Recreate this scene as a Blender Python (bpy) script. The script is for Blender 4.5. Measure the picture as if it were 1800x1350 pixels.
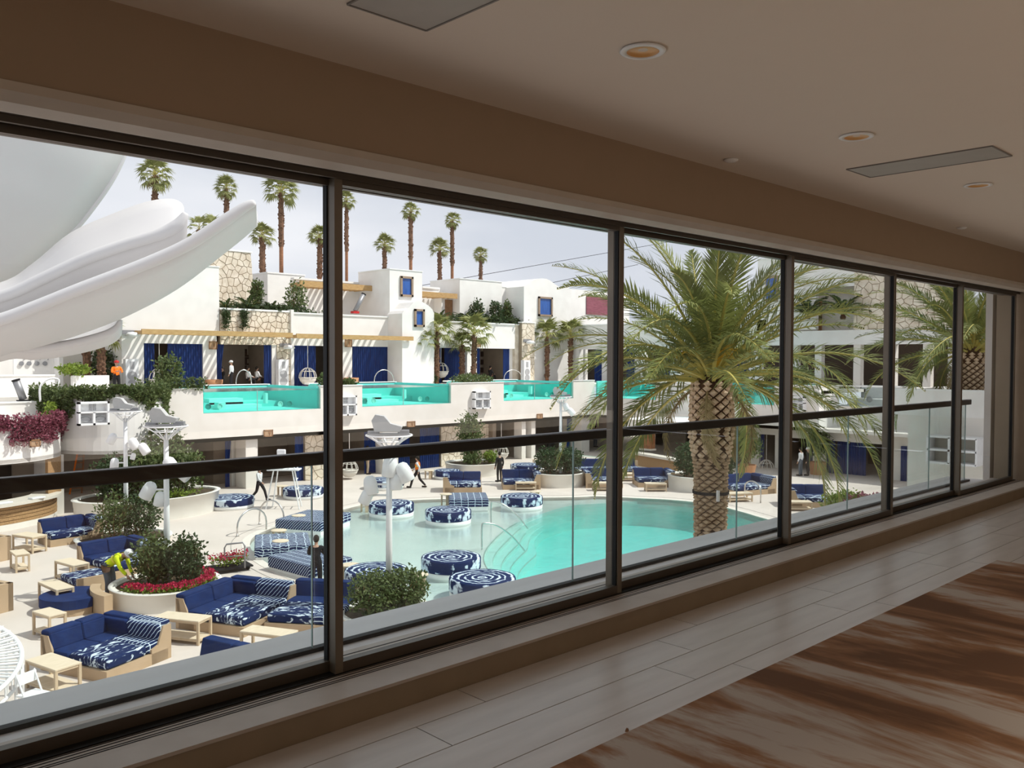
import bpy, bmesh, math, random
from mathutils import Vector, Matrix
from mathutils.geometry import convex_hull_2d
PI=math.pi; S=bpy.context.scene; COL=S.collection
for o in list(bpy.data.objects): bpy.data.objects.remove(o)
random.seed(7)
# ---------------------------------------------------------------- camera, sky, sun, exposure
YAW,PIT,ROL,F=math.radians(46.25),math.radians(1.61),.0036,1530.
_f0=Vector((math.cos(YAW),math.sin(YAW),0)); _r0=Vector((math.sin(YAW),-math.cos(YAW),0)); _z=Vector((0,0,1))
FW=_f0*math.cos(PIT)-_z*math.sin(PIT); _u0=_z*math.cos(PIT)+_f0*math.sin(PIT)
RT=_r0*math.cos(ROL)+_u0*math.sin(ROL); UP=_u0*math.cos(ROL)-_r0*math.sin(ROL)
EYE=Vector((0,0,7.2))
cd=bpy.data.cameras.new('camera'); cam=bpy.data.objects.new('camera',cd); COL.objects.link(cam)
cd.sensor_width=36; cd.lens=36*F/1800; cd.clip_start=.05; cd.clip_end=500
cam.matrix_world=Matrix((( RT.x,UP.x,-FW.x,EYE.x),(RT.y,UP.y,-FW.y,EYE.y),(RT.z,UP.z,-FW.z,EYE.z),(0,0,0,1)))
S.camera=cam
W=bpy.data.worlds.new('sky'); S.world=W; W.use_nodes=True
wn=W.node_tree.nodes; wl=W.node_tree.links; wn.clear()
wo=wn.new('ShaderNodeOutputWorld'); bg=wn.new('ShaderNodeBackground'); bg.inputs['Strength'].default_value=1.0
tc=wn.new('ShaderNodeTexCoord'); mp=wn.new('ShaderNodeMapping'); mp.inputs['Scale'].default_value=(1.2,1.2,4)
nz=wn.new('ShaderNodeTexNoise'); nz.inputs['Scale'].default_value=1.6; nz.inputs['Detail'].default_value=5
cr=wn.new('ShaderNodeValToRGB'); cr.color_ramp.elements[0].position=.38; cr.color_ramp.elements[1].position=.66
cr.color_ramp.elements[0].color=(.60,.63,.72,1); cr.color_ramp.elements[1].color=(.84,.84,.90,1)
wl.new(tc.outputs['Generated'],mp.inputs[0]); wl.new(mp.outputs[0],nz.inputs['Vector']); wl.new(nz.outputs[0],cr.inputs[0])
wl.new(cr.outputs[0],bg.inputs['Color']); wl.new(bg.outputs[0],wo.inputs['Surface'])
sd=bpy.data.lights.new('sun','SUN'); sd.energy=3.9; sd.angle=.009; sd.color=(1,.96,.92)
sun=bpy.data.objects.new('sun',sd); COL.objects.link(sun); sun.location=(20,-20,40)
sun.rotation_euler=Vector((-.54,.52,-1)).to_track_quat('-Z','Y').to_euler()
# fill light added out of view: an upward area panel and rows of spots
ad=bpy.data.lights.new('fill_uplight','AREA'); ad.energy=88; ad.shape='RECTANGLE'; ad.size=14; ad.size_y=2.2; ad.color=(1,.86,.70)
al=bpy.data.objects.new('fill_uplight',ad); COL.objects.link(al); al.location=(5,-2.2,6.3); al.rotation_euler=(PI,0,0)
for ix in range(8):
    for iy in (.3,-1.6):  # unseen spot rows added to brighten the floor
        sp_=bpy.data.lights.new('fill_spot','SPOT'); sp_.energy=62; sp_.spot_size=1.15; sp_.spot_blend=1; sp_.shadow_soft_size=.06; sp_.color=(1,.88,.74)
        so=bpy.data.objects.new('fill_spot',sp_); COL.objects.link(so); so.location=(-.99+1.92*ix,iy,8.43)
VS=S.view_settings; VS.view_transform='Standard'; VS.look='None'; VS.gamma=1; VS.use_curve_mapping=False; VS.exposure=.32
# ---------------------------------------------------------------- surveying: sight lines met with real planes
def ray(px,py): return FW*F+RT*(px-900)-UP*(py-675)
def gz(px,py,z=0):
    d=ray(px,py); return EYE+d*((z-7.2)/d.z)
def gy(px,py,Y):
    d=ray(px,py); return EYE+d*(Y/d.y)
def gx(px,py,X):
    d=ray(px,py); return EYE+d*(X/d.x)
# ---------------------------------------------------------------- materials
def M(name,col,rough=.7,col2=None,scale=6,metal=0,spec=.3,bump=0,detail=4,lo=.35,hi=.65,bs=None,stretch=None):
    m=bpy.data.materials.new(name); m.use_nodes=True; n=m.node_tree.nodes; l=m.node_tree.links
    b=n['Principled BSDF']; b.inputs['Roughness'].default_value=rough; b.inputs['Metallic'].default_value=metal
    b.inputs['Specular IOR Level'].default_value=spec
    if col2 is None: col2=tuple(c*.93 for c in col)
    t=n.new('ShaderNodeTexCoord'); mpn=n.new('ShaderNodeMapping'); l.new(t.outputs['Object'],mpn.inputs[0])
    if stretch: mpn.inputs['Scale'].default_value=stretch
    z=n.new('ShaderNodeTexNoise'); z.inputs['Scale'].default_value=scale; z.inputs['Detail'].default_value=detail
    l.new(mpn.outputs[0],z.inputs['Vector'])
    r=n.new('ShaderNodeValToRGB'); r.color_ramp.elements[0].position=lo; r.color_ramp.elements[1].position=hi
    r.color_ramp.elements[0].color=(*col2,1); r.color_ramp.elements[1].color=(*col,1)
    l.new(z.outputs[0],r.inputs[0]); l.new(r.outputs[0],b.inputs['Base Color'])
    if bump:
        z2=n.new('ShaderNodeTexNoise'); z2.inputs['Scale'].default_value=bs or scale*4; l.new(mpn.outputs[0],z2.inputs['Vector'])
        bp=n.new('ShaderNodeBump'); bp.inputs['Strength'].default_value=bump; bp.inputs['Distance'].default_value=.02
        l.new(z2.outputs[0],bp.inputs['Height']); l.new(bp.outputs[0],b.inputs['Normal'])
    m.diffuse_color=(*col,1); return m
def leafmat(name,c1,c2,scale=3):
    m=M(name,c1,.55,c2,scale,spec=.35,lo=.3,hi=.7); n=m.node_tree.nodes; l=m.node_tree.links
    b=n['Principled BSDF']; o=n['Material Output']; tr=n.new('ShaderNodeBsdfTranslucent'); mx=n.new('ShaderNodeMixShader'); mx.inputs[0].default_value=.28
    l.new(next(q for q in n if q.type=='VALTORGB').outputs[0],tr.inputs[0])
    l.new(b.outputs[0],mx.inputs[1]); l.new(tr.outputs[0],mx.inputs[2]); l.new(mx.outputs[0],o.inputs[0]); return m
def glassmat(name,tint=(.96,.98,.97),rough=0,ior=1.45,bias=0):
    m=bpy.data.materials.new(name); m.use_nodes=True; n=m.node_tree.nodes; l=m.node_tree.links; n.remove(n['Principled BSDF'])
    t=n.new('ShaderNodeBsdfTransparent'); t.inputs[0].default_value=(*tint,1); g=n.new('ShaderNodeBsdfGlossy'); g.inputs['Roughness'].default_value=rough
    lw=n.new('ShaderNodeLayerWeight'); lw.inputs['Blend'].default_value=.5; p5=n.new('ShaderNodeMath'); p5.operation='POWER'; p5.inputs[1].default_value=5
    fr=n.new('ShaderNodeMath'); fr.operation='MULTIPLY_ADD'; f0=((ior-1)/(ior+1))**2; fr.inputs[1].default_value=1-f0; fr.inputs[2].default_value=f0
    l.new(lw.outputs['Facing'],p5.inputs[0]); l.new(p5.outputs[0],fr.inputs[0]); mx=n.new('ShaderNodeMixShader'); o=n['Material Output']
    l.new(fr.outputs[0],mx.inputs[0]); l.new(t.outputs[0],mx.inputs[1]); l.new(g.outputs[0],mx.inputs[2]); l.new(mx.outputs[0],o.inputs[0])
    return m
def watermat(name,tint,sc=3.5,st=.25):
    m=glassmat(name,tint,.22,1.33); n=m.node_tree.nodes; l=m.node_tree.links
    z=n.new('ShaderNodeTexNoise'); z.inputs['Scale'].default_value=sc; t=n.new('ShaderNodeTexCoord'); l.new(t.outputs['Object'],z.inputs['Vector'])
    b=n.new('ShaderNodeBump'); b.inputs['Strength'].default_value=st; b.inputs['Distance'].default_value=.03; l.new(z.outputs[0],b.inputs['Height'])
    l.new(b.outputs[0],n['Layer Weight'].inputs['Normal']); l.new(b.outputs[0],n['Glossy BSDF'].inputs['Normal']); return m
def dyemat(name,kind):
    navy=(.012,.024,.085,1); white=(.62,.72,.82,1)
    m=bpy.data.materials.new(name); m.use_nodes=True; n=m.node_tree.nodes; l=m.node_tree.links; b=n['Principled BSDF']; b.inputs['Roughness'].default_value=.85
    b.inputs['Specular IOR Level'].default_value=.15
    t=n.new('ShaderNodeTexCoord'); z=n.new('ShaderNodeTexNoise'); z.inputs['Scale'].default_value=3.2; z.inputs['Detail'].default_value=3; l.new(t.outputs['Object'],z.inputs['Vector'])
    ad=n.new('ShaderNodeVectorMath'); ad.operation='MULTIPLY_ADD'; l.new(z.outputs['Color'],ad.inputs[0]); ad.inputs[1].default_value=(.22,.22,.22) if kind!='grid' else (.07,.07,.07); l.new(t.outputs['Object'],ad.inputs[2])
    r=n.new('ShaderNodeValToRGB'); e=r.color_ramp.elements
    if kind=='ring':
        w=n.new('ShaderNodeTexWave'); w.wave_type='RINGS'; w.rings_direction='Z'; w.inputs['Scale'].default_value=1.5; w.inputs['Distortion'].default_value=2.2; w.inputs['Detail Scale'].default_value=3
        l.new(ad.outputs[0],w.inputs['Vector']); src=w.outputs['Fac']; e[0].position=.70; e[1].position=.95; 
        z3=n.new('ShaderNodeTexNoise'); z3.inputs['Scale'].default_value=4; l.new(t.outputs['Object'],z3.inputs['Vector'])
        mm=n.new('ShaderNodeMath'); mm.operation='MULTIPLY_ADD'; l.new(z3.outputs[0],mm.inputs[0]); mm.inputs[1].default_value=1.1; mm.inputs[2].default_value=-.55
        m2=n.new('ShaderNodeMath'); m2.operation='ADD'; l.new(src,m2.inputs[0]); l.new(mm.outputs[0],m2.inputs[1]); src=m2.outputs[0]
    elif kind=='blot':
        z3=n.new('ShaderNodeTexNoise'); z3.inputs['Scale'].default_value=3.0; z3.inputs['Detail'].default_value=5; z3.inputs['Distortion'].default_value=1.4
        mp=n.new('ShaderNodeMapping'); mp.inputs['Scale'].default_value=(1,2.4,1.6); l.new(t.outputs['Object'],mp.inputs[0]); l.new(mp.outputs[0],z3.inputs['Vector'])
        src=z3.outputs[0]; e[0].position=.53; e[1].position=.59
    else:
        bk=n.new('ShaderNodeTexBrick'); bk.offset=0; bk.inputs['Color1'].default_value=(0,0,0,1); bk.inputs['Color2'].default_value=(0,0,0,1); bk.inputs['Mortar'].default_value=(1,1,1,1)
        bk.inputs['Scale'].default_value=1; bk.inputs['Mortar Size'].default_value=.016; bk.inputs['Mortar Smooth'].default_value=.5; bk.inputs['Brick Width'].default_value=.33 if kind=='grid' else .3; bk.inputs['Row Height'].default_value=.12 if kind=='grid' else .1
        sp=n.new('ShaderNodeSeparateXYZ'); cb=n.new('ShaderNodeCombineXYZ'); l.new(ad.outputs[0],sp.inputs[0])
        mz=n.new('ShaderNodeMath'); mz.operation='ADD'; l.new(sp.outputs[1],mz.inputs[0]); l.new(sp.outputs[2],mz.inputs[1])
        l.new(sp.outputs[0],cb.inputs[0]); l.new(mz.outputs[0],cb.inputs[1]); l.new(cb.outputs[0],bk.inputs['Vector'])
        src=bk.outputs['Color']; e[0].position=.25; e[1].position=.6
    e[0].color=navy; e[1].color=white
    l.new(src,r.inputs[0]); l.new(r.outputs[0],b.inputs['Base Color']); return m
plaster=M('white_plaster',(.83,.81,.775),.85,(.78,.755,.72),1.3,bump=.06)
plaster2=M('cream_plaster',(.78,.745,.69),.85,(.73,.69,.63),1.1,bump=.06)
capm=M('white_cap',(.86,.86,.84),.7)
deckm=M('courtyard_concrete',(.68,.60,.545),.8,(.61,.535,.48),.35,bump=.05,bs=20,detail=8)
stonem=M('cream_stone',(.80,.72,.60),.85,(.62,.53,.41),2.2,bump=.4,bs=12)
mortar=M('dark_mortar',(.30,.24,.17),.95)
wood=M('honey_wood',(.56,.36,.16),.6,(.42,.25,.10),3,stretch=(1,8,8),bump=.1)
woodd=M('brown_wood',(.33,.17,.08),.6,(.2,.10,.045),4,stretch=(6,6,1))
tan=M('tan_lounge_base',(.50,.36,.235),.65,(.45,.32,.20),2)
tabw=M('pale_table_wood',(.74,.62,.47),.6,(.68,.56,.41),3,stretch=(1,6,1))
tabl=M('table_leg_wood',(.58,.45,.31),.6)
navy=M('navy_canvas',(.013,.032,.118),.85,(.010,.024,.09),4,spec=.15,bump=.1)
curt=M('navy_curtain',(.012,.045,.19),.8,(.006,.02,.10),3,stretch=(6,6,.4))
ring=dyemat('tie_dye_rings','ring'); blot=dyemat('tie_dye_blots','blot'); grid=dyemat('tie_dye_grid','grid'); band=dyemat('tie_dye_bands','band')
white=M('white_paint',(.84,.84,.84),.45,spec=.5); black=M('black_plastic',(.02,.02,.02),.5); grey=M('grey_metal',(.32,.32,.33),.45,metal=.5)
steel=M('brushed_steel',(.62,.60,.58),.25,metal=.9); rattan=M('white_rattan',(.70,.66,.60),.7)
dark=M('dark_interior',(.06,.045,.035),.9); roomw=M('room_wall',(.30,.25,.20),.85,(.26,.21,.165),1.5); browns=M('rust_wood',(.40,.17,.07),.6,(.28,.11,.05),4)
soil=M('soil',(.10,.07,.045),.95,(.05,.035,.02),8,bump=.5)
leafA=leafmat('shrub_leaf',(.16,.20,.07),(.05,.085,.025)); leafB=leafmat('dark_leaf',(.085,.13,.05),(.025,.05,.018)); leafC=leafmat('lime_leaf',(.28,.36,.05),(.12,.20,.03))
palmL=leafmat('palm_leaf',(.27,.30,.09),(.09,.12,.035),1.2); fanL=leafmat('fan_leaf',(.36,.36,.13),(.17,.20,.06),2); palmD=leafmat('dry_palm_leaf',(.46,.38,.20),(.28,.21,.09),2)
petio=M('frond_rib',(.50,.44,.12),.5); yel=M('fruit_stalk',(.62,.38,.03),.6)
pink=leafmat('pink_petals',(.62,.03,.10),(.40,.015,.06)); boug=leafmat('plum_bracts',(.34,.09,.14),(.15,.05,.06),9)
bark=M('palm_bark',(.085,.04,.02),.95,(.04,.02,.01),6,bump=.6); scal=M('leaf_base_scar',(.74,.58,.42),.85,(.55,.39,.25),9,bump=.3); scal2=M('old_leaf_base',(.50,.37,.245),.9,(.34,.235,.145),7,bump=.4)
ftr=M('fan_trunk',(.36,.17,.09),.9,(.24,.11,.06),3,stretch=(1,1,6)); skirt=M('shaggy_trunk',(.24,.13,.08),.95,(.10,.055,.035),9,bump=1)
bronze=M('bronze_frame',(.115,.095,.075),.42,metal=.4,spec=.5); blackm=M('black_gasket',(.008,.008,.008),.6); railm=M('dark_rail',(.05,.043,.037),.4,metal=.3)
ceilm=M('ceiling_paint',(.72,.64,.555),.9,(.715,.635,.55)); wallm=M('header_shade_paint',(.37,.275,.195),.9,(.36,.27,.19)); curbm=M('curb_shade_paint',(.34,.27,.195),.8); ledgem=M('ledge_stone',(.56,.50,.45),.5,(.5,.44,.39),4)  # header and curb tones darkened to stand in for their shade
plankm=M('pale_wood_plank',(.64,.60,.565),.30,(.56,.52,.485),2.2,stretch=(.7,5,1),spec=.5,bump=.04); jointm=M('floor_joint',(.10,.08,.06),.8)
slabm=M('balcony_concrete',(.80,.775,.78),.55,(.72,.70,.705),1.2,stretch=(.5,2,1),spec=.4)
paneg=glassmat('window_glass',(.955,.965,.955)); railg=glassmat('balustrade_glass',(.93,.965,.955)); poolg=glassmat('pool_window_glass',(.84,.98,.95))
edgeg=M('glass_edge',(.30,.42,.40),.3)
aqua=M('aqua_pool_plaster',(.17,.70,.64),.7,(.14,.64,.585),1.2); aqua2=M('pale_aqua_step',(.36,.86,.78),.7); shelfm=M('pale_shelf_plaster',(.78,.85,.815),.7,(.74,.81,.775),.8); deepm=M('turquoise_pool_floor',(.09,.78,.71),.7,(.075,.73,.665),.5)
wsurf=watermat('pool_water',(.90,.985,.975)); wshal=watermat('shallow_water',(.95,.99,.985),5,.12)
skin=M('skin',(.50,.30,.21),.6); jean=M('grey_jeans',(.12,.14,.17),.85); blk=M('black_cloth',(.015,.015,.018),.9); wsh=M('white_cloth',(.72,.72,.72),.9); vestY=M('neon_yellow_vest',(.72,.85,.02),.8); vestO=M('orange_vest',(.95,.22,.02),.8); stripe=M('vest_stripe',(.9,.75,.1),.5); hairm=M('dark_hair',(.02,.015,.012),.8); redm=M('red_cap',(.45,.02,.02),.6); pnk=M('pink_cloth',(.40,.08,.10),.8); helm=M('white_helmet',(.8,.8,.8),.35,spec=.5)
sculpt=M('white_fibreglass',(.66,.645,.64),.45,(.64,.625,.62),.5,spec=.4)
woven=M('woven_wood_strip',(.50,.31,.15),.7,(.26,.15,.07),5,stretch=(3,3,14))
blueglass=M('blue_window',(.03,.12,.42),.3,(.015,.07,.28),3,stretch=(5,5,.5),spec=.6)
maroon=M('maroon_panel',(.30,.10,.13),.6,(.2,.06,.08),3,stretch=(1,1,12)); terrac=M('terracotta_pot',(.48,.24,.12),.7)
# ---------------------------------------------------------------- mesh helpers
class MB:
    def __init__(s): s.v=[]; s.f=[]; s.m=[]; s.cur=0
    def add(s,vs,fs):
        b=len(s.v); s.v+= [tuple(v) for v in vs]; s.f+=[tuple(i+b for i in f) for f in fs]; s.m+=[s.cur]*len(fs); return s
    def box(s,c,d,rz=0,rx=0,ry=0,taper=1):
        x,y,z=d[0]/2,d[1]/2,d[2]/2; R=Matrix.Rotation(rz,3,'Z')@Matrix.Rotation(ry,3,'Y')@Matrix.Rotation(rx,3,'X'); c=Vector(c)
        vs=[c+R@Vector((sx*x*(taper if sz>0 else 1),sy*y*(taper if sz>0 else 1),sz*z)) for sz in(-1,1) for sx,sy in((-1,-1),(1,-1),(1,1),(-1,1))]
        return s.add(vs,[(3,2,1,0),(4,5,6,7),(0,1,5,4),(1,2,6,5),(2,3,7,6),(3,0,4,7)])
    def bb(s,x0,x1,y0,y1,z0,z1): return s.box(((x0+x1)/2,(y0+y1)/2,(z0+z1)/2),(abs(x1-x0),abs(y1-y0),abs(z1-z0)))
    def rbox(s,c,d,r=.04,rz=0,rx=0):
        # cushion: rounded box (corner-cut in plan and section)
        X,Y,Z=d[0]/2,d[1]/2,d[2]/2; R=Matrix.Rotation(rz,3,'Z')@Matrix.Rotation(rx,3,'X'); c=Vector(c); vs=[]; k=[]
        lv=[(-Z,r),(-Z+r*.3,r*.3),(-Z+r,0),(Z-r,0),(Z-r*.3,r*.3),(Z,r)]
        for z,i in lv:
            q=r*.6
            for sx,sy,a in((-1,-1,0),(-1,-1,1),(1,-1,0),(1,-1,1),(1,1,0),(1,1,1),(-1,1,0),(-1,1,1)):
                xx=X-i;yy=Y-i
                ax= xx-(q if (a==0)==(sx*sy<0) else 0); ay= yy-(q if (a==0)==(sx*sy>0) else 0)
                vs.append(c+R@Vector((sx*ax,sy*ay,z)))
        fs=[tuple(reversed(range(8))),tuple(range(40,48))]
        for j in range(5):
            for i in range(8): fs.append((j*8+i,j*8+(i+1)%8,j*8+8+(i+1)%8,j*8+8+i))
        return s.add(vs,fs)
    def prism(s,poly,z0,z1,axis='z',off=0):
        n=len(poly); 
        def P(p,h):
            return (p[0],p[1],h) if axis=='z' else ((p[0],h,p[1]) if axis=='y' else (h,p[0],p[1]))
        vs=[P(p,z0) for p in poly]+[P(p,z1) for p in poly]
        fs=[tuple(reversed(range(n))),tuple(range(n,2*n))]+[(i,(i+1)%n,n+(i+1)%n,n+i) for i in range(n)]
        if axis=='y': fs=[tuple(reversed(f)) for f in fs]
        return s.add(vs,fs)
    def tube(s,path,r,n=6,close=False,cap=True):
        path=[Vector(p) for p in path]; N=len(path); vs=[]; fs=[]; pu=None
        for i,p in enumerate(path):
            a=path[(i-1)%N] if (close or i>0) else p; b=path[(i+1)%N] if (close or i<N-1) else p
            t=(b-a).normalized(); 
            u=(pu-t*pu.dot(t)) if pu else t.orthogonal()
            if u.length<1e-4: u=t.orthogonal()
            u.normalize(); pu=u; w=t.cross(u); rr=r[i] if isinstance(r,(list,tuple)) else r
            for k in range(n):
                A=2*PI*k/n; vs.append(p+(u*math.cos(A)+w*math.sin(A))*rr)
        for i in range(N if close else N-1):
            for k in range(n): fs.append((i*n+k,i*n+(k+1)%n,((i+1)%N)*n+(k+1)%n,((i+1)%N)*n+k))
        if not close and cap: fs+= [tuple(reversed(range(n))),tuple(range((N-1)*n,N*n))]
        return s.add(vs,fs)
    def lathe(s,prof,n=24,c=(0,0,0),R=None,cap=True,sx=1,sy=1):
        c=Vector(c); vs=[]; fs=[]
        for r,z in prof:
            for k in range(n):
                A=2*PI*k/n; v=Vector((r*math.cos(A)*sx,r*math.sin(A)*sy,z)); vs.append(c+(R@v if R else v))
        for i in range(len(prof)-1):
            for k in range(n): fs.append((i*n+k,i*n+(k+1)%n,(i+1)*n+(k+1)%n,(i+1)*n+k))
        if cap: fs+=[tuple(reversed(range(n))),tuple(range((len(prof)-1)*n,len(prof)*n))]
        return s.add(vs,fs)
    def ball(s,c,r,n=8,sc=(1,1,1)):
        pr=[(math.sin(PI*i/n)*r+1e-4,-math.cos(PI*i/n)*r) for i in range(n+1)]
        b=len(s.v); s.lathe(pr,max(8,n),(0,0,0)); c=Vector(c)
        for i in range(b,len(s.v)):
            v=s.v[i]; s.v[i]=(v[0]*sc[0]+c.x,v[1]*sc[1]+c.y,v[2]*sc[2]+c.z)
        return s
    def obj(s,name,mat,parent=None,smooth=False,kind=None,world=True,bevel=0,loc=None):
        me=bpy.data.meshes.new(name); vs=s.v
        if parent is not None and world:
            L=wloc(parent); vs=[(v[0]-L.x,v[1]-L.y,v[2]-L.z) for v in vs]
        if parent is None and loc is None and vs:
            xs=[v[0] for v in vs]; ys=[v[1] for v in vs]; zs=[v[2] for v in vs]; L=Vector(((min(xs)+max(xs))/2,(min(ys)+max(ys))/2,min(zs)))
            vs=[(v[0]-L.x,v[1]-L.y,v[2]-L.z) for v in vs]; loc=L
        me.from_pydata(vs,[],s.f)
        for mm in (mat if isinstance(mat,(list,tuple)) else [mat]): me.materials.append(mm)
        if isinstance(mat,(list,tuple)): me.polygons.foreach_set('material_index',s.m)
        if smooth: me.polygons.foreach_set('use_smooth',[True]*len(me.polygons))
        me.update()
        o=link(name,me,parent)
        if loc is not None: o.location=loc
        if bevel:
            bm=bmesh.new(); bm.from_mesh(me); bmesh.ops.bevel(bm,geom=[e for e in bm.edges],offset=bevel,segments=1,affect='EDGES'); bm.to_mesh(me); bm.free()
        if kind: o['kind']=kind
        return o
def wloc(o):
    L=Vector((0,0,0))
    while o: L+=o.location; o=o.parent
    return L
def link(name,data,parent=None):
    o=bpy.data.objects.new(name,data); COL.objects.link(o); o.parent=parent; return o
def thing(name,label,cat,loc=(0,0,0),rz=0,group=None,parent=None):
    o=link(name,None); o.empty_display_size=.2; o.location=loc; o.rotation_euler=(0,0,rz); tag(o,label,cat,group); return o
def tag(o,label,cat,group=None):
    o['label']=label; o['category']=cat
    if group: o['group']=group
    return o
def struct(o): o['kind']='structure'; return o
def copyt(root,loc,rz=None,label=None,group=None,scale=None,parent=None):
    kids={}
    for q in bpy.data.objects:
        if q.parent: kids.setdefault(q.parent.name,[]).append(q)
    def rec(q,p):
        c=q.copy(); COL.objects.link(c); c.parent=p
        for k in kids.get(q.name,[]): rec(k,c)
        return c
    r=rec(root,None); r.location=loc
    if rz is not None: r.rotation_euler=(0,0,rz)
    if scale: r.scale=scale if isinstance(scale,tuple) else (scale,)*3
    if label: r['label']=label
    if group: r['group']=group
    return r
def plate(outer,holes,z0,z1,name,mat,parent=None,kind=None):
    cu=bpy.data.curves.new('c','CURVE'); cu.dimensions='2D'; cu.fill_mode='BOTH'; cu.extrude=(z1-z0)/2
    for lp in [outer]+holes:
        sp=cu.splines.new('POLY'); sp.points.add(len(lp)-1); sp.use_cyclic_u=True
        for i,p in enumerate(lp): sp.points[i].co=(p[0],p[1],0,1)
    t=bpy.data.objects.new('c',cu); COL.objects.link(t); dg=bpy.context.evaluated_depsgraph_get(); me=bpy.data.meshes.new_from_object(t.evaluated_get(dg))
    bpy.data.objects.remove(t); me.materials.clear(); me.materials.append(mat); me.name=name
    for v in me.vertices: v.co.z+=(z0+z1)/2
    o=link(name,me,parent)
    if kind: o['kind']=kind
    return o
def smooth_loop(pts,sub=6):
    n=len(pts); out=[]
    for i in range(n):
        p0,p1,p2,p3=[Vector(pts[(i+k)%n][:2]) for k in(-1,0,1,2)]
        for j in range(sub):
            t=j/sub; out.append(.5*((2*p1)+(p2-p0)*t+(2*p0-5*p1+4*p2-p3)*t*t+(3*p1-p0-3*p2+p3)*t**3))
    return [(p.x,p.y) for p in out]
def spl(pts,sub=6):
    pts=[Vector(p) for p in pts]; P=[pts[0]]+pts+[pts[-1]]; out=[]
    for i in range(len(pts)-1):
        p0,p1,p2,p3=P[i:i+4]
        for j in range(sub):
            t=j/sub; out.append(.5*((2*p1)+(p2-p0)*t+(2*p0-5*p1+4*p2-p3)*t*t+(3*p1-p0-3*p2+p3)*t**3))
    return out+[pts[-1]]
# crazy-paving stones: irregular convex pieces, each an object of its own
def stones(o,u,v,poly,cell,parent,depth=.05,seed=1,gap=.025,mat=None):
    """o origin, u horizontal unit vector, v up unit vector; poly outline in (u,v) metres"""
    rnd=random.Random(seed); xs=[p[0] for p in poly]; ys=[p[1] for p in poly]; pts=[]
    nx=max(1,round((max(xs)-min(xs))/cell)); ny=max(1,round((max(ys)-min(ys))/cell)); dx=(max(xs)-min(xs))/nx; dy=(max(ys)-min(ys))/ny
    for i in range(-1,nx+1):
        for j in range(-1,ny+1):
            pts.append((min(xs)+(i+.5+rnd.uniform(-.42,.42)+(.25 if j%2 else -.25))*dx,min(ys)+(j+.5+rnd.uniform(-.42,.42))*dy))
    nrm=Vector(u).cross(Vector(v)).normalized()
    def clip(pg,nx_,ny_,c):
        out=[]
        for i in range(len(pg)):
            a,b=pg[i],pg[(i+1)%len(pg)]; da=a[0]*nx_+a[1]*ny_-c; db=b[0]*nx_+b[1]*ny_-c
            if da<=0: out.append(a)
            if (da<0<db) or (db<0<da):
                t=da/(da-db); out.append((a[0]+(b[0]-a[0])*t,a[1]+(b[1]-a[1])*t))
        return out
    for i,p in enumerate(pts):
        pg=list(poly)
        for j,q in enumerate(pts):
            if i==j: continue
            nx_,ny_=q[0]-p[0],q[1]-p[1]; d=math.hypot(nx_,ny_)
            if d>cell*3.2 or d<1e-5: continue
            nx_/=d; ny_/=d; c=nx_*(p[0]+q[0])/2+ny_*(p[1]+q[1])/2-gap/2
            pg=clip(pg,nx_,ny_,c)
            if len(pg)<3: break
        if len(pg)<3: continue
        area=abs(sum(pg[k][0]*pg[(k+1)%len(pg)][1]-pg[(k+1)%len(pg)][0]*pg[k][1] for k in range(len(pg))))/2
        if area<.004: continue
        cx=sum(a[0] for a in pg)/len(pg); cy=sum(a[1] for a in pg)/len(pg); dd=depth*rnd.uniform(.7,1.3)
        O=Vector(o); U=Vector(u); V=Vector(v); n=len(pg)
        b=[O+U*a[0]+V*a[1] for a in pg]; t=[O+U*(cx+(a[0]-cx)*.94)+V*(cy+(a[1]-cy)*.94)+nrm*dd for a in pg]
        mb=MB(); mb.add(b+t,[tuple(range(n,2*n))]+[(k,(k+1)%n,n+(k+1)%n,n+k) for k in range(n)])
        mb.obj('stone',mat or stonem,parent)
# ================================================================ INTERIOR
FZ=5.6; CZ=8.45; WY=3.2; GY=3.55; HB=8.07
struct(MB().bb(-7,16,-6,WY+.02,FZ-.25,FZ-.02).obj('floor',jointm,loc=(0,0,0)))
flo=bpy.data.objects['floor']
rows=[3.2,2.99,2.74,2.48,2.23]+[2.23-.25*i for i in range(1,22)]
rnd=random.Random(3); offs=[2.7,2.29,3.66,3.99]
pm={}
for i in range(len(rows)-1):
    y1,y0=rows[i],rows[i+1]; x=(offs[i] if i<4 else rnd.uniform(0,1.7))-1.72*5
    while x<15.5:
        if x+1.72>(-4 if i<4 else 7.4):
            k=round(y1-y0,2)
            if k not in pm: pm[k]=MB().box((0,0,0),(1.714,k-.006,.02)).obj('floor_plank',plankm,flo,world=False); q=pm[k]
            else: q=pm[k].copy(); COL.objects.link(q)
            q.location=(x+.86,(y0+y1)/2,FZ-.01)
        x+=1.72
cp=M('streaked_carpet',(.2,.1,.05),.95); n=cp.node_tree.nodes; l=cp.node_tree.links
t=n.new('ShaderNodeTexCoord'); mp_=n.new('ShaderNodeMapping'); mp_.inputs['Scale'].default_value=(1.45,.30,1); l.new(t.outputs['Object'],mp_.inputs[0])
z1=n.new('ShaderNodeTexNoise'); z1.inputs['Scale'].default_value=1.35; z1.inputs['Detail'].default_value=8; z1.inputs['Roughness'].default_value=.62; z1.inputs['Distortion'].default_value=.35
l.new(mp_.outputs[0],z1.inputs['Vector']); r_=n.new('ShaderNodeValToRGB'); e=r_.color_ramp.elements; e[0].position=.50; e[0].color=(.29,.15,.075,1); e[1].position=.57; e[1].color=(.46,.40,.345,1)
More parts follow.
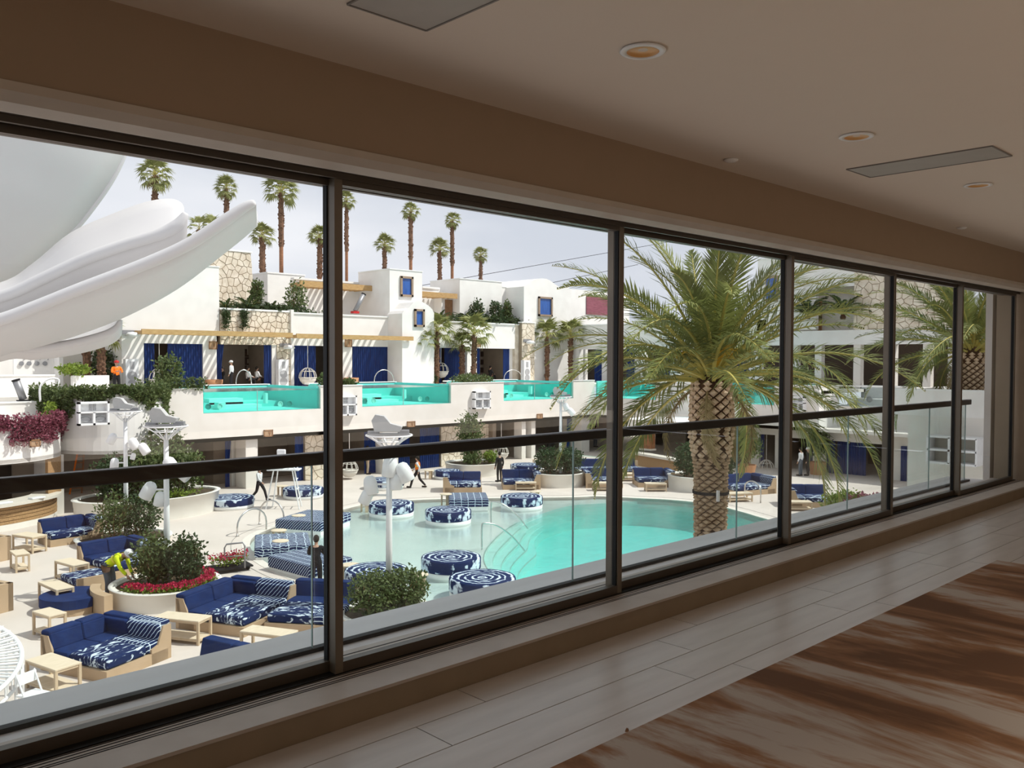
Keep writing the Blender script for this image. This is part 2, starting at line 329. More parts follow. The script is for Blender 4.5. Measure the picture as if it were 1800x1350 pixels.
e2=e.new(.42); e2.color=(.15,.075,.038,1); l.new(z1.outputs[0],r_.inputs[0]); l.new(r_.outputs[0],n['Principled BSDF'].inputs['Base Color'])
p_=gz(1102,1285,5.6); o=MB().box((p_.x,p_.y,5.606),(.022,.014,.012),rz=.5,taper=.5).obj('wood_chip',woodd); tag(o,'tiny dark chip lying on the floorboard beside the carpet edge','debris')
c=MB().bb(-5,7.58,-5.8,2.31,0,.012).obj('carpet',cp,loc=(0,0,FZ)); tag(c,'brown and cream streaked carpet inset beside the pale floorboards','carpet')
struct(MB().bb(-7.2,16,-6,WY,CZ,CZ+.2).obj('ceiling',ceilm,loc=(0,0,0)))
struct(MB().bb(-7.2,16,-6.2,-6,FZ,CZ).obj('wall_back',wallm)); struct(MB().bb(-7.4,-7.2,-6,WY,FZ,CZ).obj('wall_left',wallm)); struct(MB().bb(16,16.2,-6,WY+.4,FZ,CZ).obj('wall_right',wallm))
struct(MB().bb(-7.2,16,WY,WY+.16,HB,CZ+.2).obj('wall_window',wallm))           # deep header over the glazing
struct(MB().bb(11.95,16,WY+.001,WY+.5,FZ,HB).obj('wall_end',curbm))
tm=MB(); pr=[(WY-.012,HB+.03),(WY-.012,HB-.002),(WY+.03,HB-.03),(WY+.10,HB-.045),(WY+.17,HB-.03),(WY+.17,HB+.03)]
tm.prism(pr,-7,11.95,'x'); struct(tm.obj('trim_1',M('header_bead',(.55,.49,.42),.5),loc=(0,0,0)))
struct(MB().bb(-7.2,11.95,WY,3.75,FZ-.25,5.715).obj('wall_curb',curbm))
struct(MB().bb(-7.2,11.95,WY-.006,WY+.14,5.715,5.73).obj('trim_2',ledgem))
track=MB().bb(-7,11.95,WY+.135,3.72,5.714,5.7295).obj('trim_3',ledgem,loc=(0,0,0)); struct(track)
gr=MB()
for y in (3.375,3.392,3.418,3.44): gr.bb(-7,11.95,y,y+.006,5.7296,5.731)
gr.bb(-7,11.95,3.452,3.56,5.7296,5.736); gr.obj('track_groove',blackm,track)
gr=MB()
for y in (3.60,3.625,3.66): gr.bb(-7,11.95,y,y+.008,5.7296,5.731)
gr.obj('track_groove',blackm,track)
struct(MB().bb(-7,11.95,3.37,3.74,HB-.02,8.22).bb(-7,11.95,3.44,3.46,HB-.045,HB-.02).bb(-7,11.95,3.53,3.55,HB-.045,HB-.02).bb(-7,11.95,3.62,3.65,HB-.05,HB-.02).obj('trim_4',bronze,loc=(0,0,0)))
# sliding panels, alternating tracks
xs=[-3.9,-1.8,.15,2.2,4.25,6.38,8.32,10.08,11.85]; wz0,wz1=5.735,8.03
stilem=M('bronze_stile',(.20,.165,.125),.4,metal=.15,spec=.5)
for i in range(len(xs)-1):
    x0,x1=xs[i],xs[i+1]; Y=3.455+.05*((i+1)%2); h=.021; wf=lambda a,b,c,d,e,f,nm,mt,par: MB().bb(a,b,c,d,e,f).obj(nm,mt,par)
    w=thing(f'window_{i+1}','','',((x0+x1)/2,Y,wz0))
    for k in('label','category'): del w[k]
    w['kind']='structure'
    wf(x0-h,x0+h,Y,Y+.047,wz0,wz1,'window_frame',stilem,w); wf(x1-h,x1+h,Y,Y+.047,wz0,wz1,'window_frame',stilem,w)
    wf(x0+h,x1-h,Y,Y+.047,wz0,wz0+.05,'bottom_rail',bronze,w); wf(x0+h,x1-h,Y,Y+.047,wz1-.03,wz1,'top_rail',bronze,w)
    wf(x1-h-.006,x1-h,Y+.008,Y+.040,wz0+.05,wz1-.03,'gasket',blackm,w); wf(x0+h,x0+h+.006,Y+.008,Y+.040,wz0+.05,wz1-.03,'gasket',blackm,w)
    wf(x0+h,x1-h,Y+.020,Y+.028,wz0+.05,wz1-.03,'window_pane',paneg,w)
    if i==4: wf(x1-.012,x1+.012,Y-.022,Y,6.58,6.80,'pull_handle',blackm,w)
# downlights
def downlight(x,y):
    t=thing('downlight','','light',(x,y,CZ)); t['group']='recessed downlights'
    MB().lathe([(.068,0),(.088,-.001),(.094,-.006),(.088,-.010),(.066,-.010),(.066,0)],28,cap=False).obj('trim_ring',white,t,True,world=False)
    MB().lathe([(.0655,-.008),(.060,-.001),(.02,-.0005)],28,cap=False).obj('reflector',M('amber_reflector',(.75,.42,.16),.3) if 'amber_reflector' not in bpy.data.materials else bpy.data.materials['amber_reflector'],t,True,world=False)
    return t
dl=[(2.83,2.2,'large round downlight nearest the top middle of the ceiling'),(4.75,2.2,'round downlight beside the near end of the long grey slot'),(6.67,2.2,'round downlight just past the long grey ceiling slot'),(8.7,2.35,'farthest round downlight at the right edge')]
for x,y,lb in dl: downlight(x,y)['label']=lb
for x,lb in((4.75,'small flat sprinkler cap near the middle of the ceiling'),(8.68,'small flat sprinkler cap far along the header')):
    o=MB().lathe([(.045,0),(.045,-.008),(.03,-.016),(.001,-.018)],20).obj('sprinkler_cap',white,loc=(x,3.0,CZ),smooth=True); tag(o,lb,'sprinkler')
slm=M('grey_slot',(.43,.41,.375),.5)
for (x0,x1,y0,y1,lb) in((5.52,5.87,1.75,2.62,'long grey flush air slot in the ceiling at right'),(1.72,2.07,1.9,2.64,'grey flush air slot cut by the top edge of the picture')):
    t=thing('air_diffuser',lb,'vent',((x0+x1)/2,(y0+y1)/2,CZ)); MB().bb(x0,x1,y0,y1,CZ-.004,CZ+.001).obj('diffuser_panel',slm,t)
    MB().bb(x0-.004,x0+.004,y0,y1,CZ-.007,CZ).bb(x1-.004,x1+.004,y0,y1,CZ-.007,CZ).bb(x0,x1,y1-.004,y1+.004,CZ-.007,CZ).bb(x0,x1,y0-.004,y0+.004,CZ-.007,CZ).obj('edge_frame',M('slot_edge',(.22,.2,.18),.6),t)
# ---------------------------------------------------------------- balcony
struct(MB().bb(-7.2,12.0,3.75,4.26,5.38,5.69).bb(-7.2,12.0,3.70,3.75,5.45,5.70).obj('balcony_slab',slabm))
struct(MB().bb(-7.4,18,3.76,3.9,8.12,10.6).obj('facade_upper',plaster)); struct(MB().bb(-7.4,18,3.74,4.88,8.3,8.5).obj('balcony_soffit',plaster2))
struct(MB().bb(-7.4,18,-10,3.74,8.7,10.4).obj('building_roof',plaster2))
struct(MB().bb(-7.4,18,3.0,3.74,0,5.34).obj('facade_lower',plaster))
bal=thing('balustrade','frameless glass balustrade with dark flat handrail outside the sliding windows','balustrade',(2,3.92,5.69))
MB().bb(-4,11.72,3.895,3.955,6.655,6.72).obj('handrail',railm,bal,bevel=.006)
MB().bb(-4,11.72,3.90,3.945,5.69,5.712).obj('base_shoe',blackm,bal)
jx=[-3.9,-2,-.1]+[gy(px,900,3.92).x for px in (551,1009,1296,1490,1632)]+[11.6]
for a,b in zip(jx,jx[1:]):
    g_=MB().bb(a+.006,b-.006,3.917,3.929,5.712,6.655).obj('glass_panel',railg,bal)
    MB().bb(b-.010,b-.006,3.9165,3.9295,5.712,6.655).obj('panel_edge',edgeg,g_)
# ================================================================ GROUND AND POOL
shelf_px=[(600,1040),(515,1012),(462,985),(440,962),(452,940),(520,915),(603,896),(660,884),(760,878),(862,876),(960,875),(1020,874)]
deep_px=[(1052,880),(1000,884),(945,900),(900,918),(866,945),(850,972),(862,1000),(888,1024)]
rim_px=[(1352,914),(1300,899),(1245,886),(1180,879),(1120,876)]
sh=[tuple(gz(*p)[:2]) for p in shelf_px]; dp=[tuple(gz(*p)[:2]) for p in deep_px]; rm=[tuple(gz(*p)[:2]) for p in rim_px]
deep=dp+[(19.2,18.0),(20.8,15.0),(25,13.2),(30.5,13.6),(34,16.2)]+rm
deepL=smooth_loop(deep,5)
tot=sh+[(34.9,29.9)]+[tuple(p) for p in reversed(rm)]+[(34,16.2),(30.5,13.6),(25,13.2),(20.8,15.0),(18.6,17.6),(17.0,19.4),tuple(gz(775,1056)[:2]),tuple(gz(700,1066)[:2])]
totL=smooth_loop(tot,5)
court=[(-2,3.7),(72,3.7),(72,62),(-2,62)]
plate(court,[totL],-.3,0,'courtyard_paving',deckm,kind='structure')
plate(totL,[deepL],-.5,-.16,'pool_shelf',shelfm,kind='structure')
nosm=M('step_nosing_tile',(.30,.42,.38),.7)
def inset(lp,d):
    c=Vector((sum(p[0] for p in lp)/len(lp),sum(p[1] for p in lp)/len(lp))); out=[]
    for p in lp:
        v=Vector(p)-c; 
        k=(1 if p[0]<25 else max(.03,1-(p[0]-25)/5)) if p[1]>17 else .03
        out.append(tuple(c+v*(1-d*k/v.length)))
    return out
prev=deepL
for k in range(4):
    nx=inset(deepL,.38*(k+1)); plate(prev,[nx],-2,-.30-.22*k,'pool_step',M('step_plaster_%d'%k,(.52-.11*k,.84,.775),.7),kind='structure'); prev=nx

for k in range(5):
    lp=inset(deepL,.38*k) if k else deepL; seg_=[(x,y,-.155-(.22*k-.02 if k else 0)) for x,y in lp if x<27.5 and y>17.2]
    i0=max(range(len(seg_)),key=lambda i:(Vector(seg_[i][:2])-Vector(seg_[i-1][:2])).length); seg_=seg_[i0:]+seg_[:i0]
    struct(MB().tube(seg_,.022,4).obj('step_nosing',nosm,loc=(0,0,0)))
plate(prev,[],-2.2,-1.4,'pool_floor',deepm,kind='structure')
# coping ring around the shelf and the deep-end wall
co=[]
def offs_loop(lp,d):
    out=[]; n=len(lp)
    for i in range(n):
        a=Vector(lp[i-1]); b=Vector(lp[(i+1)%n]); t=(b-a).normalized(); out.append((lp[i][0]+t.y*d,lp[i][1]-t.x*d))
    return out
A=sum(totL[i][0]*totL[(i+1)%len(totL)][1]-totL[(i+1)%len(totL)][0]*totL[i][1] for i in range(len(totL)))
sg=1 if A>0 else -1
cop=thing('pool_coping','pale stone coping ring that edges the whole pool','coping',(25,25,0))
o1=plate(offs_loop(totL,.32*sg),[totL],-.28,.012,'coping_ring',M('coping_stone',(.76,.70,.63),.7),cop); o1.location=(-25,-25,0)
o2=plate(offs_loop(totL,.72*sg),[offs_loop(totL,.69*sg)],-.1,.008,'drain_line',M('drain_grey',(.38,.35,.32),.7),cop); o2.location=(-25,-25,0)
plate(totL,[deepL],-.075,-.07,'pool_water_shallow',wshal,kind='structure')
plate(deepL,[],-.075,-.07,'pool_water_deep',wsurf,kind='structure')
# ================================================================ NORTH WING (far side, facade at Y 44.5)
nw=thing('terrace_building','long white stepped poolside building with glass-fronted pools and cabanas on its terrace','building',(35,50,0))
def P(name,mat,x0,x1,y0,y1,z0,z1,par=nw): return MB().bb(x0,x1,y0,y1,z0,z1).obj(name,mat,par)
PL=[(20.0,27.1),(30.0,37.0),(41.8,49.06)]
ww=plaster2
P('front_wall',ww,18.0,51.5,44.5,44.75,2.75,4.28)
for a,b in((18.0,20.0),(27.1,30.0),(37.0,41.8),(49.06,51.5)): P('front_wall',ww,a,b,44.5,44.75,4.28,5.60)
P('terrace_slab',plaster2,18.0,58,44.5,62,2.75,2.95)
for i,(a,b) in enumerate(PL):
    t=thing('terrace_pool',['glass-fronted terrace pool at the left end of the far building','glass-fronted terrace pool in the middle of the far building','glass-fronted terrace pool right of the middle on the far building'][i],'pool',((a+b)/2,47,4.2),group=None)
    MB().bb(a,b,44.75,50.6,4.2,4.3).bb(a,b,48.6,50.6,4.3,4.62).bb(a,a+.12,44.7,50.6,4.3,5.55).bb(b-.12,b,44.7,50.6,4.3,5.55).bb(a,b,50.6,50.8,4.2,5.55).obj('basin',aqua,t)
    MB().bb(a+2.2,a+5,47.6,48.6,4.3,4.5).bb(a+2.2,a+4.3,48.6,49.4,4.3,4.85).bb(a+2.0,a+2.4,46.9,47.5,4.3,4.7).bb(a+4.6,a+4.75,46.4,46.7,4.6,5.2).obj('underwater_step',aqua2,t)
    MB().bb(a,b,44.56,44.6,4.28,5.47).obj('window_pane',poolg,t)
    MB().bb(a+3.1,a+3.14,44.54,44.56,4.32,5.45).bb(a,b,44.52,44.60,4.26,4.30).obj('pane_joint',edgeg,t)
    MB().bb(a+.12,b-.12,44.6,50.6,5.40,5.405).obj('water',wsurf,t)
    MB().bb(a-.05,b+.05,50.6,51.2,5.5,5.6).obj('rim',capm,t)
    for k,(dx,cm) in enumerate(((.45,aqua),(1.1,aqua2),(4.7,aqua2),(5.3,aqua))):
        MB().lathe([(.16,0),(.16,.05),(.12,.05),(.12,.02),(.01,.02)],16,c=(a+dx,44.9,4.62),R=Matrix.Rotation(PI/2,3,'X')).obj('jet_nozzle',M('jet_teal',(.03,.34,.30),.5) if k in(0,3) and 'jet_teal' not in bpy.data.materials else (bpy.data.materials['jet_teal'] if k in(0,3) else aqua2),t)
for a,b in((18,20),(27.1,30),(37,41.8),(49.06,56)): P('terrace_deck',plaster2,a,b,44.75,51.2,5.1,5.3)
P('terrace_deck',plaster2,18,60,51.2,62,5.1,5.3)
for a,b in((17.95,20.02),(27.08,30.02),(36.98,41.82),(49.04,51.5)): P('parapet_cap',capm,a,b,44.45,44.8,5.60,5.64)
# ground floor of the north wing: pillars, stone walls, rooms, curtains
def pil(px0,px1,Y=44.7,d=.8,mat=plaster2,z1=2.75):
    a,b=gy(px0,800,Y).x,gy(px1,800,Y).x; P('pillar',mat,a,b,Y,Y+d,0,z1); return a,b
pil(432,453,44.75,1.2); pil(673,700,44.8,1.0); pil(917,924,44.8,.8); pil(934,941,44.8,.8); pil(1022,1036,44.8,2); pil(299,303,45,.6)
P('pillar',plaster2,gy(407,800,46.2).x,gy(432,800,46.2).x,46.2,46.6,0,2.75)
def swall(px0,px1,Y,par=nw,seed=1,z0=0,z1=2.75,cell=.45):
    a,b=gy(px0,800,Y).x,gy(px1,800,Y).x
    w=P('stone_wall',mortar,a,b,Y,Y+.3,z0,z1); stones((a,Y,z0),(1,0,0),(0,0,1),[(0,0),(b-a,0),(b-a,z1-z0),(0,z1-z0)],cell,w,seed=seed); return w
swall(536,571,45.4,seed=2); swall(775,818,45.2,seed=3); swall(818,866,46.5,seed=4)
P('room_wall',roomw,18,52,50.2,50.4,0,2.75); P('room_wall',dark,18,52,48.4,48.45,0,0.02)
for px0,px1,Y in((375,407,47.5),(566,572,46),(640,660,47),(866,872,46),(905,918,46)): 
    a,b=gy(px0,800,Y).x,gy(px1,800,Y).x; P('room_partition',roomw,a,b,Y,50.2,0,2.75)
P('terrace_wall',plaster2,18.0,18.3,44.7,50,2.75,5.3)
def curtain(px0,px1,Y,z0,z1,par=nw,folds=None,tied=0,X=None,mat=None):
    if X is None: a,b=gy(px0,700,Y).x,gy(px1,700,Y).x
    else: a,b=px0,px1
    n=folds or max(3,int(abs(b-a)/.16)); N=n*4; vs=[]; zs=[z0,z0+(z1-z0)*.35,z0+(z1-z0)*.45,z0+(z1-z0)*.55,z1]; ws=[1-tied*.7,1-tied*.8,1-tied*.85,1-tied*.75,1]
    for z,wd in zip(zs,ws):
        for i in range(N+1):
            t=i/N; u=a+(b-a)*(t*wd if tied>=0 else t); dpt=.05*math.sin(t*n*2*PI)
            vs.append((u,Y+dpt,z) if X is None else (Y+dpt,u,z))
    fs=[(j*(N+1)+i,j*(N+1)+i+1,(j+1)*(N+1)+i+1,(j+1)*(N+1)+i) for j in range(4) for i in range(N)]
    return MB().add(vs,fs).obj('curtain',mat or curt,par,True)
for px0,px1,Y,tie in((518,535,45.6,0),(395,406,46,.4),(700,720,45.6,0),(738,772,45.3,0),(640,668,45.6,.4),(908,917,45.8,.5),(997,1006,45.8,.5),(1006,1016,46.5,0)): curtain(px0,px1,Y,.02,2.7,tied=tie)
# right-hand block behind the palm, ground level bar recess
P('back_wall',roomw,51.5,62,51,51.3,0,2.75)
# ------------------------------------------------ terrace level: cabana facade at Y=54
X=lambda px,Y=54: gy(px,640,Y).x
Zf=5.3; OT=8.12
def wallseg(px0,px1,z0,z1,Y=54,d=.35,mat=plaster,name='cabana_wall'): return P(name,mat,X(px0,Y),X(px1,Y),Y,Y+d,z0,z1)
top1=gy(386,470,54).z; 
P('cabana_block',plaster,X(214),X(386),54,62,8.85,top1); wallseg(214,253,Zf,8.85); wallseg(253,357,OT,8.85); wallseg(357,381,Zf,8.85); P('parapet_cap',capm,X(214)-.03,X(386)+.03,53.95,62,top1,top1+.06)
P('side_wall',plaster,X(214),X(214)+.3,54.35,62,Zf,top1)
zt=gy(387,544,54).z; zb=8.85
def stonepanel(px0,px1,z0,z1,Y,seed,d=.35,cell=.40):
    w=P('stone_wall',mortar,X(px0,Y),X(px1,Y),Y,Y+d,z0,z1); stones((X(px0,Y),Y,z0),(1,0,0),(0,0,1),[(0,0),(X(px1,Y)-X(px0,Y),0),(X(px1,Y)-X(px0,Y),z1-z0),(0,z1-z0)],cell,w,seed=seed); return w
stonepanel(387,512,OT,zt,54,11); P('parapet_cap',capm,X(386),X(513),53.9,54.4,zt,zt+.12)
stonepanel(487,510,Zf,OT,54,12,cell=.45); wallseg(478,487,Zf,OT,54.05); wallseg(512,517,Zf,zt+.2,53.8,.6); 
P('terrace_room_roof',plaster2,X(386),X(763),54.4,60,8.8,9.0)
z2=gy(600,555,54).z
wallseg(513,701,OT,z2); wallseg(513,517,Zf,OT); wallseg(590,619,Zf,OT); wallseg(694,707,Zf,OT); P('parapet_cap',capm,X(513),X(702),53.92,54.4,z2,z2+.1)
# arched belfry-like block in front of the tower
def archwall(pxs,Y,z0,name,depth,mat=plaster,win=None):
    poly=[(gy(a,b,Y).x,gy(a,b,Y).z) for a,b in pxs]; x0,x1=poly[0][0],poly[-1][0]
    return MB().prism([(x0,z0)]+poly+[(x1,z0)],Y,Y+depth,'y').obj(name,mat,nw)
archwall([(707,551),(711,546),(718,541.5),(723,536),(727,531),(732,528.7),(737,529),(743,531),(750,535),(756,539.5),(760,544),(763,550)],52.2,Zf,'arched_block',1.85)
P('arched_block',plaster,X(690),X(707),53.2,54,Zf,10.6)
def window(px0,px1,py0,py1,Y,label):
    a,b=gy(px0,py1,Y),gy(px1,py0,Y); w=MB()
    for bx in((a.x-.0,a.x+.16,a.z,b.z),(b.x-.16,b.x,a.z,b.z),(a.x,b.x,b.z-.16,b.z),(a.x,b.x,a.z,a.z+.16)): w.bb(bx[0],bx[1],Y-.14,Y+.05,bx[2],bx[3])
    f=w.obj('window',M('brown_window_frame',(.33,.24,.17),.6) if 'brown_window_frame' not in bpy.data.materials else bpy.data.materials['brown_window_frame'],nw)
    MB().bb(a.x+.16,b.x-.16,Y-.03,Y-.01,a.z+.16,b.z-.16).obj('pane',blueglass,f)
window(727.5,745,544,574.5,52.2,'')
zt3=gy(685,473,54).z; P('tower_block',plaster,X(685),X(742),54,58.2,Zf,zt3); P('parapet_cap',capm,X(685)-.04,X(742)+.04,53.95,58.2,zt3,zt3+.07); window(703,725,487,521,54,'')
# roof terrace between stone tower and tower
zr=gy(600,492,58.2).z
P('roof_room_wall',plaster,X(518,58.2),38.9,58.2,58.5,9,gy(600,497,58.2).z); P('parapet_cap',capm,X(516,58.2),X(645,58.2),58.1,58.6,gy(600,497,58.2).z,gy(600,494,58.2).z)
P('doorway',woodd,X(662,57.0),X(671,57),56.9,57,9,gy(665,518,57).z); P('roof_side_wall',plaster,X(655,57),38.9,57,58.2,9,gy(665,512,57).z)
tw=MB(); a,b=gy(345,442,58),gy(440.4,444.8,58); c2,d2=gy(449,524,58),gy(345,530,58)
q=thing('stone_tower','tapered cream crazy-paved stone tower rising behind the left roof garden','tower',(26,58,9)); 
MB().prism([(d2.x,9.0),(gy(451,545,58).x,9.0),(b.x,b.z),(a.x,b.z)],58,59.5,'y').obj('core',mortar,q)
stones((0,58,9),(1,0,0),(0,0,1),[(d2.x,0),(gy(451,545,58).x,0),(b.x,b.z-9),(a.x,b.z-9)],.46,q,seed=21); P('cap',capm,a.x,b.x+.1,57.9,59.6,b.z,b.z+.12,q)
bx=thing('roof_block','plain white block behind the roof garden, right of the stone tower','building',(33.5,60,9)); P('block_wall',plaster,X(471,60),X(536,60),60,66,9,gy(471,480,60).z,bx); P('cap',capm,X(471,60)-.04,X(536,60)+.04,59.95,66,gy(471,480,60).z,gy(471,480,60).z+.1,bx)
# right part: planter parapet, stone pier, arch block 2
zp=gy(800,567,54).z; wallseg(763,905,OT,zp); P('parapet_cap',capm,X(763),X(917),53.9,54.4,zp,zp+.1); wallseg(821,838,Zf,OT); wallseg(757,764,Zf,OT); wallseg(895,905,Zf,OT,54.3)
P('side_return',stonem,X(905),X(917),54.0,56,Zf,zp); w=stonepanel(917,939,Zf,gy(930,568,53.6).z,53.6,31,cell=.5); P('parapet_cap',capm,X(916,53.6),X(940,53.6),53.5,54,gy(930,568,53.6).z,gy(930,568,53.6).z+.1)
P('upper_block',plaster,X(808,56),X(882,56),56,60,9,gy(808,490,56).z); P('parapet_cap',capm,X(808,56)-.04,X(882,56),55.95,60,gy(808,490,56).z,gy(808,490,56).z+.07); P('upper_block',plaster,X(882,56),X(912,56),56.3,60,9,gy(895,505,56).z); P('parapet_cap',capm,X(882,56),X(912,56),56.25,60,gy(895,505,56).z,gy(895,505,56).z+.06)
P('doorway',woodd,X(782,57),X(794,57),56.9,57,9,gy(790,527,57).z); P('roof_room_wall',plaster,X(742,58),X(776,58),58,58.3,9,gy(750,507,58).z); P('parapet_cap',capm,X(742,58),X(772,58),57.9,58.4,gy(750,507,58).z,gy(750,504,58).z); P('roof_side_wall',plaster,X(776,57),X(808,56.5),57,58,9,gy(790,515,57).z)
archwall([(921,503.5),(930,497),(938,492.5),(946,490),(953,489.3),(960,490),(967,493),(974,498.5),(980,502.5),(984,504),(1000,505.5),(1003,510),(1004,514)],54,5.3,'arched_block',5)
P('arched_block',plaster,X(1004),X(1110),54.3,58,Zf,gy(1050,512,54.3).z); window(945.5,970,523,555.5,54,''); 
P('maroon_shutter',maroon,X(1031,54.2),X(1075,54.2),54.2,54.3,gy(1040,553,54.2).z,gy(1040,521,54.2).z)
P('upper_terrace_floor',plaster2,X(386),62,54.3,66,8.9,9.02)
P('cabana_back_wall',roomw,X(214),X(905),57.4,57.6,Zf,8.8)
for px in(253,357,478,517,619,694,764,821,838,895): P('cabana_partition',roomw,X(px)-.0,X(px)+.12,54.35,57.4,Zf,8.8)
P('cabana_ceiling',roomw,X(214),X(905),54.3,57.6,8.2,8.3)
for a,b in((253,272),(295,356)): curtain(a,b,54.15,Zf,OT)
curtain(381,394,54.15,Zf,OT,tied=.4); curtain(464,477,54.15,Zf,OT,tied=-1); curtain(517,555,54.2,Zf,OT); curtain(572,590,54.6,Zf,OT); curtain(619,694,54.15,Zf,OT)
curtain(764,776,54.2,Zf,OT); curtain(781,812,54.4,Zf,OT); curtain(884,895,54.15,Zf,OT); curtain(838,843,54.15,Zf,OT)
# pergola beams with cross slats
def pergola(px0,px1,Y,z,h,label,n,back=54,sl=.12,group=None):
    a,b=X(px0,Y),X(px1,Y); t=thing('pergola',label,'pergola',((a+b)/2,Y,z))
    P('beam',wood,a,b,Y,Y+.12,z,z+h,t)
    m0=None
    for i in range(n):
        x=a+.3+(b-a-.6)*i/(n-1)
        if m0 is None: m0=P('slat',wood,x,x+sl,Y+.12,back,z+.03,z+h-.06,t); x00=x
        else: q=m0.copy(); COL.objects.link(q); q.location.x=m0.location.x+(x-x00)
    return t
pergola(250,515,51.9,8.62,.30,'long honey wood pergola beam over the left cabanas',24)
pergola(522,727,51.9,8.58,.30,'honey wood pergola beam right of the first, over the curtained cabanas',19)
zz=gy(600,508,56.3).z; pergola(528,678,56.3,zz-.0,.42,'upper wooden pergola on the roof terrace beside the tall white tower',16,back=58.2); 
zz=gy(770,523,56.0).z; pergola(742,804,56.0,zz,.42,'short upper wooden pergola right of the tall white tower',7,back=57.8)
# ================================================================ WEST WING (left)
ws=thing('west_building','white curved building at the left with a planted balcony above the bar','building',(13,46,0))
def wall_path(path,z0,z1,th,name,mat,par):
    p=[Vector(q) for q in path]; L=[]; R_=[]
    for i,q in enumerate(p):
        t=(p[min(i+1,len(p)-1)]-p[max(i-1,0)]).normalized(); nn=Vector((-t.y,t.x)); L.append(q); R_.append(q+nn*th)
    poly=[tuple(v) for v in L]+[tuple(v) for v in reversed(R_)]; n=len(L); mb=MB(); vs=[(q[0],q[1],z) for z in(z0,z1) for q in poly]; N=len(poly)
    fs=[(i,(i+1)%N,N+(i+1)%N,N+i) for i in range(N)]
    for i in range(n-1):
        a,b,c_,d=i,i+1,N-2-i,N-1-i; fs+=[(a+N,b+N,c_+N,d+N),(d,c_,b,a)]
    return mb.add(vs,fs).obj(name,mat,par)
p2=lambda pts,s=5:[tuple(v) for v in spl([Vector(p) for p in pts],s)]
wb=p2([(12.4,46.5),(12.7,44.2),(13.5,42.5),(14.9,41.75),(16.2,42.0),(17.4,43.2),(18.0,44.6)])
wall_path(wb,2.75,5.60,.3,'curved_balcony_wall',plaster,ws); P('soffit',plaster2,12.4,20,44.6,62,2.75,2.95,ws)
MB().prism(wb+[(18,47),(12.4,47)],2.76,2.9).obj('soffit',plaster2,ws); MB().prism(wb+[(18,47),(12.4,47)],5.1,5.3).obj('balcony_floor',plaster2,ws)
P('balcony_floor',plaster2,4,20,47,62,5.1,5.3,ws)
xx=lambda px,Y: gy(px,640,Y).x
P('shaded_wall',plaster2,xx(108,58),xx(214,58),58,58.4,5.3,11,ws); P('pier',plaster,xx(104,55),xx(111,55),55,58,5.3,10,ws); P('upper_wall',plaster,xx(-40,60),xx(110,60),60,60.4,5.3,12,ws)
pn=P('slatted_panel',plaster,xx(24,56),xx(96,56),56,56.2,5.9,gy(60,617,56).z,ws)
for i,px in enumerate((37,50.5,64.5,78.5)):
    c=gy(px,639,56); t=MB().lathe([(.01,0),(.13,0),(.13,.05),(.01,.05)],16,c=(c.x,55.95,c.z),R=Matrix.Rotation(PI/2,3,'X')).tube([(c.x+.15,55.93,c.z+.2),(c.x+.45,55.93,c.z+1.1)],.025,5)
    tag(t.obj('wall_lantern',grey),'round grey lantern on the cream wall, %s of the row of four at far left'%['leftmost','second','third','rightmost'][i],'lantern')
for Y,py,z0,th in((50.5,661,4.9,.3),(45.6,708,4.0,.3)):
    z1=gy(50,py,Y).z; P('parapet',plaster,xx(-60,Y),xx(96 if Y>48 else 91,Y),Y,Y+th,z0,z1,ws); P('parapet_cap',capm,xx(-60,Y),xx(96.5 if Y>48 else 91.5,Y),Y-.05,Y+th+.05,z1,z1+.07,ws)
P('parapet_return',plaster,xx(90,46)-.3,xx(91,46),45.9,50,4,5.1,ws)
P('planter_box',plaster,xx(128,52),xx(192,52),52,52.4,5.3,gy(160,660,52).z,ws)
# bar below
zf=gy(30,744,41.3).z
bp=p2([(3.5,43.2),(6,41.7),(8.5,41.05),(10.4,41.15),(11.7,41.95),(12.6,43.1),(12.8,44.5)])
wall_path(bp,2.72,zf,.4,'bar_fascia',plaster,ws); MB().prism(bp+[(12.8,47),(3.5,47)],2.74,2.9).obj('bar_soffit',plaster2,ws); MB().prism(bp+[(12.8,47),(3.5,47)],zf-.2,zf-.1).obj('bar_roof',plaster2,ws)
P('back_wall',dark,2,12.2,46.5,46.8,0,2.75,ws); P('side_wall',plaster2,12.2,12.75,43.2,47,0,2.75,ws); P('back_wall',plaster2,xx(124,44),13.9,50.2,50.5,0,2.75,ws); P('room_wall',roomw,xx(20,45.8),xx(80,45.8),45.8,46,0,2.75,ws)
a,b=xx(81,42.3),xx(109,42.7); MB().prism([(a,42.2),(b,43.0),(b,43.4),(a,42.6)],1.1,2.74).obj('wood_column',woven,ws)
q=M('bar_top_stone',(.74,.68,.60),.5)
cb=thing('bar_counter','curved bar counter with pale top and woven wood front at far left','counter',(9,41,0))
bt=p2([(3.5,42.4),(6,40.8),(8.3,40.15),(9.6,40.25),(11,40.9),(12.0,41.7),(12.5,42.6)]); wall_path(bt,1.02,1.14,1.2,'counter_top',q,cb)
bf=p2([(3.6,42.7),(6,41.1),(8.4,40.5),(9.6,40.6),(10.9,41.2),(11.8,41.95),(12.3,42.8)]); wall_path(bf,.22,1.02,.3,'bar_front',woven,cb); wall_path([(x_,y_-.12) for x_,y_ in bf],0,.24,.3,'plinth',plaster2,cb)
